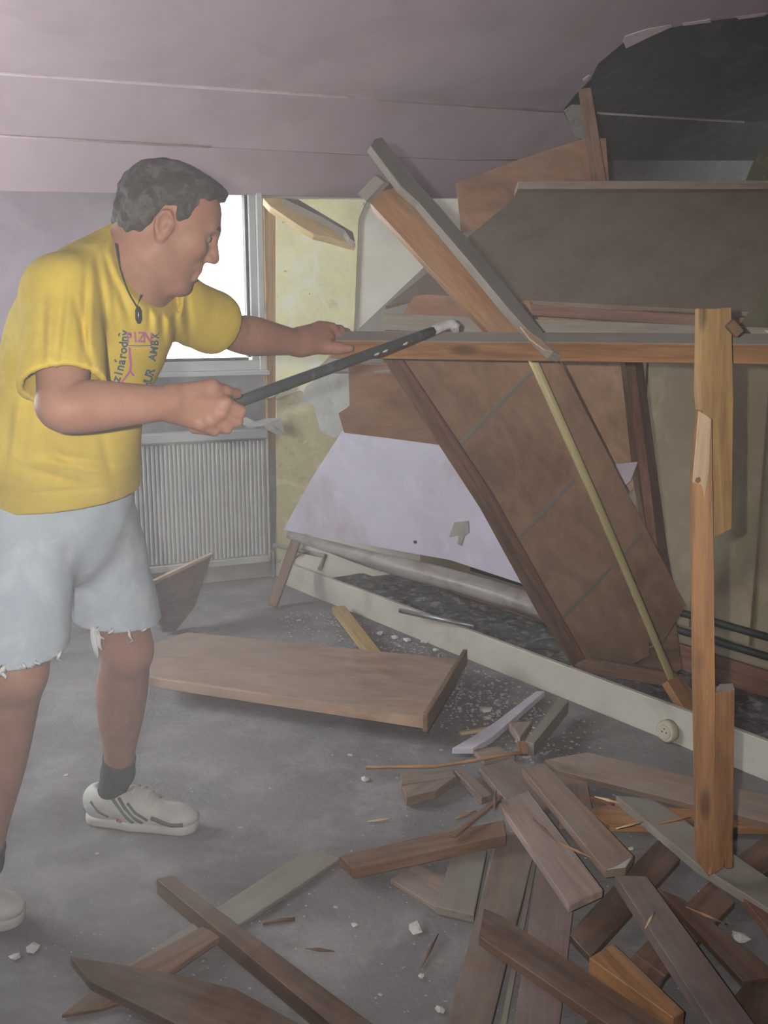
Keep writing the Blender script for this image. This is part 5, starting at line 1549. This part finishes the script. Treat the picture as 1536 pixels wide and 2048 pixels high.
decal('lettering', 'AMBK', [(304, 722), (309, 695), (311, 664)], 21, M_navy)
decal('lettering', 'FIZN', [(252, 676), (276, 674), (302, 676)], 26, M_mag, 1.1)
band('accent', [(233, 724), (229, 719)], 3.5, M_navy)
band('accent', [(237, 672), (240, 666)], 3.5, M_navy)
band('print_line', [(256, 691), (280, 692), (303, 691)], 1.6, M_navy)
band('print_figure', [(259, 695), (260, 712), (262, 728), (260, 744)], 5, M_mag)
band('print_figure', [(260, 742), (252, 754), (240, 768)], 4, M_mag)
band('print_figure', [(260, 742), (268, 752)], 4, M_mag)
# neck cord with a small dark pendant
def cordpt(x, y, Yd):
    p = on_shirt(x, y, 0.004)
    w_ = W(x, y, Yd)
    return p if p is not None and p.y < Yd + 0.12 else w_
cp = []
for x, y in ((231, 486), (235, 510), (240, 534), (247, 558), (255, 580), (262, 594), (268, 604), (274, 614)): cp.append(cordpt(x, y, 1.88))
cord = tube('neck_cord', cp, 0.0016, M_cord, man, 6)
tube('neck_cord', [cordpt(274, 614, 1.88), cordpt(279, 600, 1.88), cordpt(282, 590, 1.89)], 0.0014, M_cord, man, 6)
pp = cordpt(277, 630, 1.87)
tube('pendant', [pp + UP * 0.016, pp + UP * 0.008, pp - UP * 0.008, pp - UP * 0.016], [0.003, 0.0065, 0.0065, 0.003], M_pend, man, 10)

# ================================================================== PRY BAR
bar = empty('pry_bar', bar_a)
tag(bar, 'long grey steel pry bar in the right hand of the man', 'pry bar')
tip = [bar_b, W(880, 655, 2.40), W(893, 649, 2.41), W(905, 648, 2.41), W(911, 654, 2.405), W(910, 661, 2.40)]
tube('shaft', [bar_a - bar_d * 0.02, bar_a.lerp(bar_b, 0.3), bar_a.lerp(bar_b, 0.6), bar_a.lerp(bar_b, 0.9), bar_b], [0.0125, 0.0125, 0.0120, 0.0115, 0.0112], M_steel, bar, 6)
tube('hooked_tip', tip, [0.0112, 0.012, 0.0125, 0.013, 0.012, 0.010], M_limed, bar, 10)
for f in (0.70, 0.74, 0.84):
    p = bar_a.lerp(bar_b, f) - Vector((0, 0.012, 0.004))
    tube('plaster_smear', [p, p + bar_d * 0.012, p + bar_d * 0.022], [0.003, 0.005, 0.002], M_limed, bar, 6)
# ================================================================== DUST IN THE AIR
def haze_mat(name, dens, col=(0.93, 0.93, 0.95), aniso=0.0):
    m = bpy.data.materials.new(name); m.use_nodes = True
    nt = m.node_tree
    nt.nodes.remove(nt.nodes['Principled BSDF'])
    v = nt.nodes.new('ShaderNodeVolumeScatter')
    v.inputs['Color'].default_value = (*col, 1)
    v.inputs['Density'].default_value = dens
    v.inputs['Anisotropy'].default_value = aniso
    nt.links.new(v.outputs[0], nt.nodes['Material Output'].inputs['Volume'])
    return m
hz = boxmesh('dust_haze', (-2.58, -1.85, 0.012), (2.5, 6.6, 2.5), haze_mat('airborne_dust', 0.0105))
tag(hz, 'pale demolition dust hanging in the whole room', 'haze', kind='stuff')

def cloud(c, r, dens, label):
    bm = bmesh.new()
    bmesh.ops.create_icosphere(bm, subdivisions=3, radius=1.0)
    for v in bm.verts: v.co = Vector((v.co.x * r[0], v.co.y * r[1], v.co.z * r[2]))
    me = bpy.data.meshes.new('dust_cloud'); bm.to_mesh(me); bm.free()
    o = link('dust_cloud', me, haze_mat('dust_cloud', dens), None, Matrix.Translation(c))
    tag(o, label, 'dust cloud', 'dust clouds', 'stuff')
cloud((-0.75, 1.75, 0.62), (0.72, 0.62, 0.62), 0.18, 'denser pale dust drifting around the legs of the man')
cloud((-0.55, 3.55, 0.95), (0.95, 0.70, 0.85), 0.10, 'denser pale dust drifting in front of the radiator')
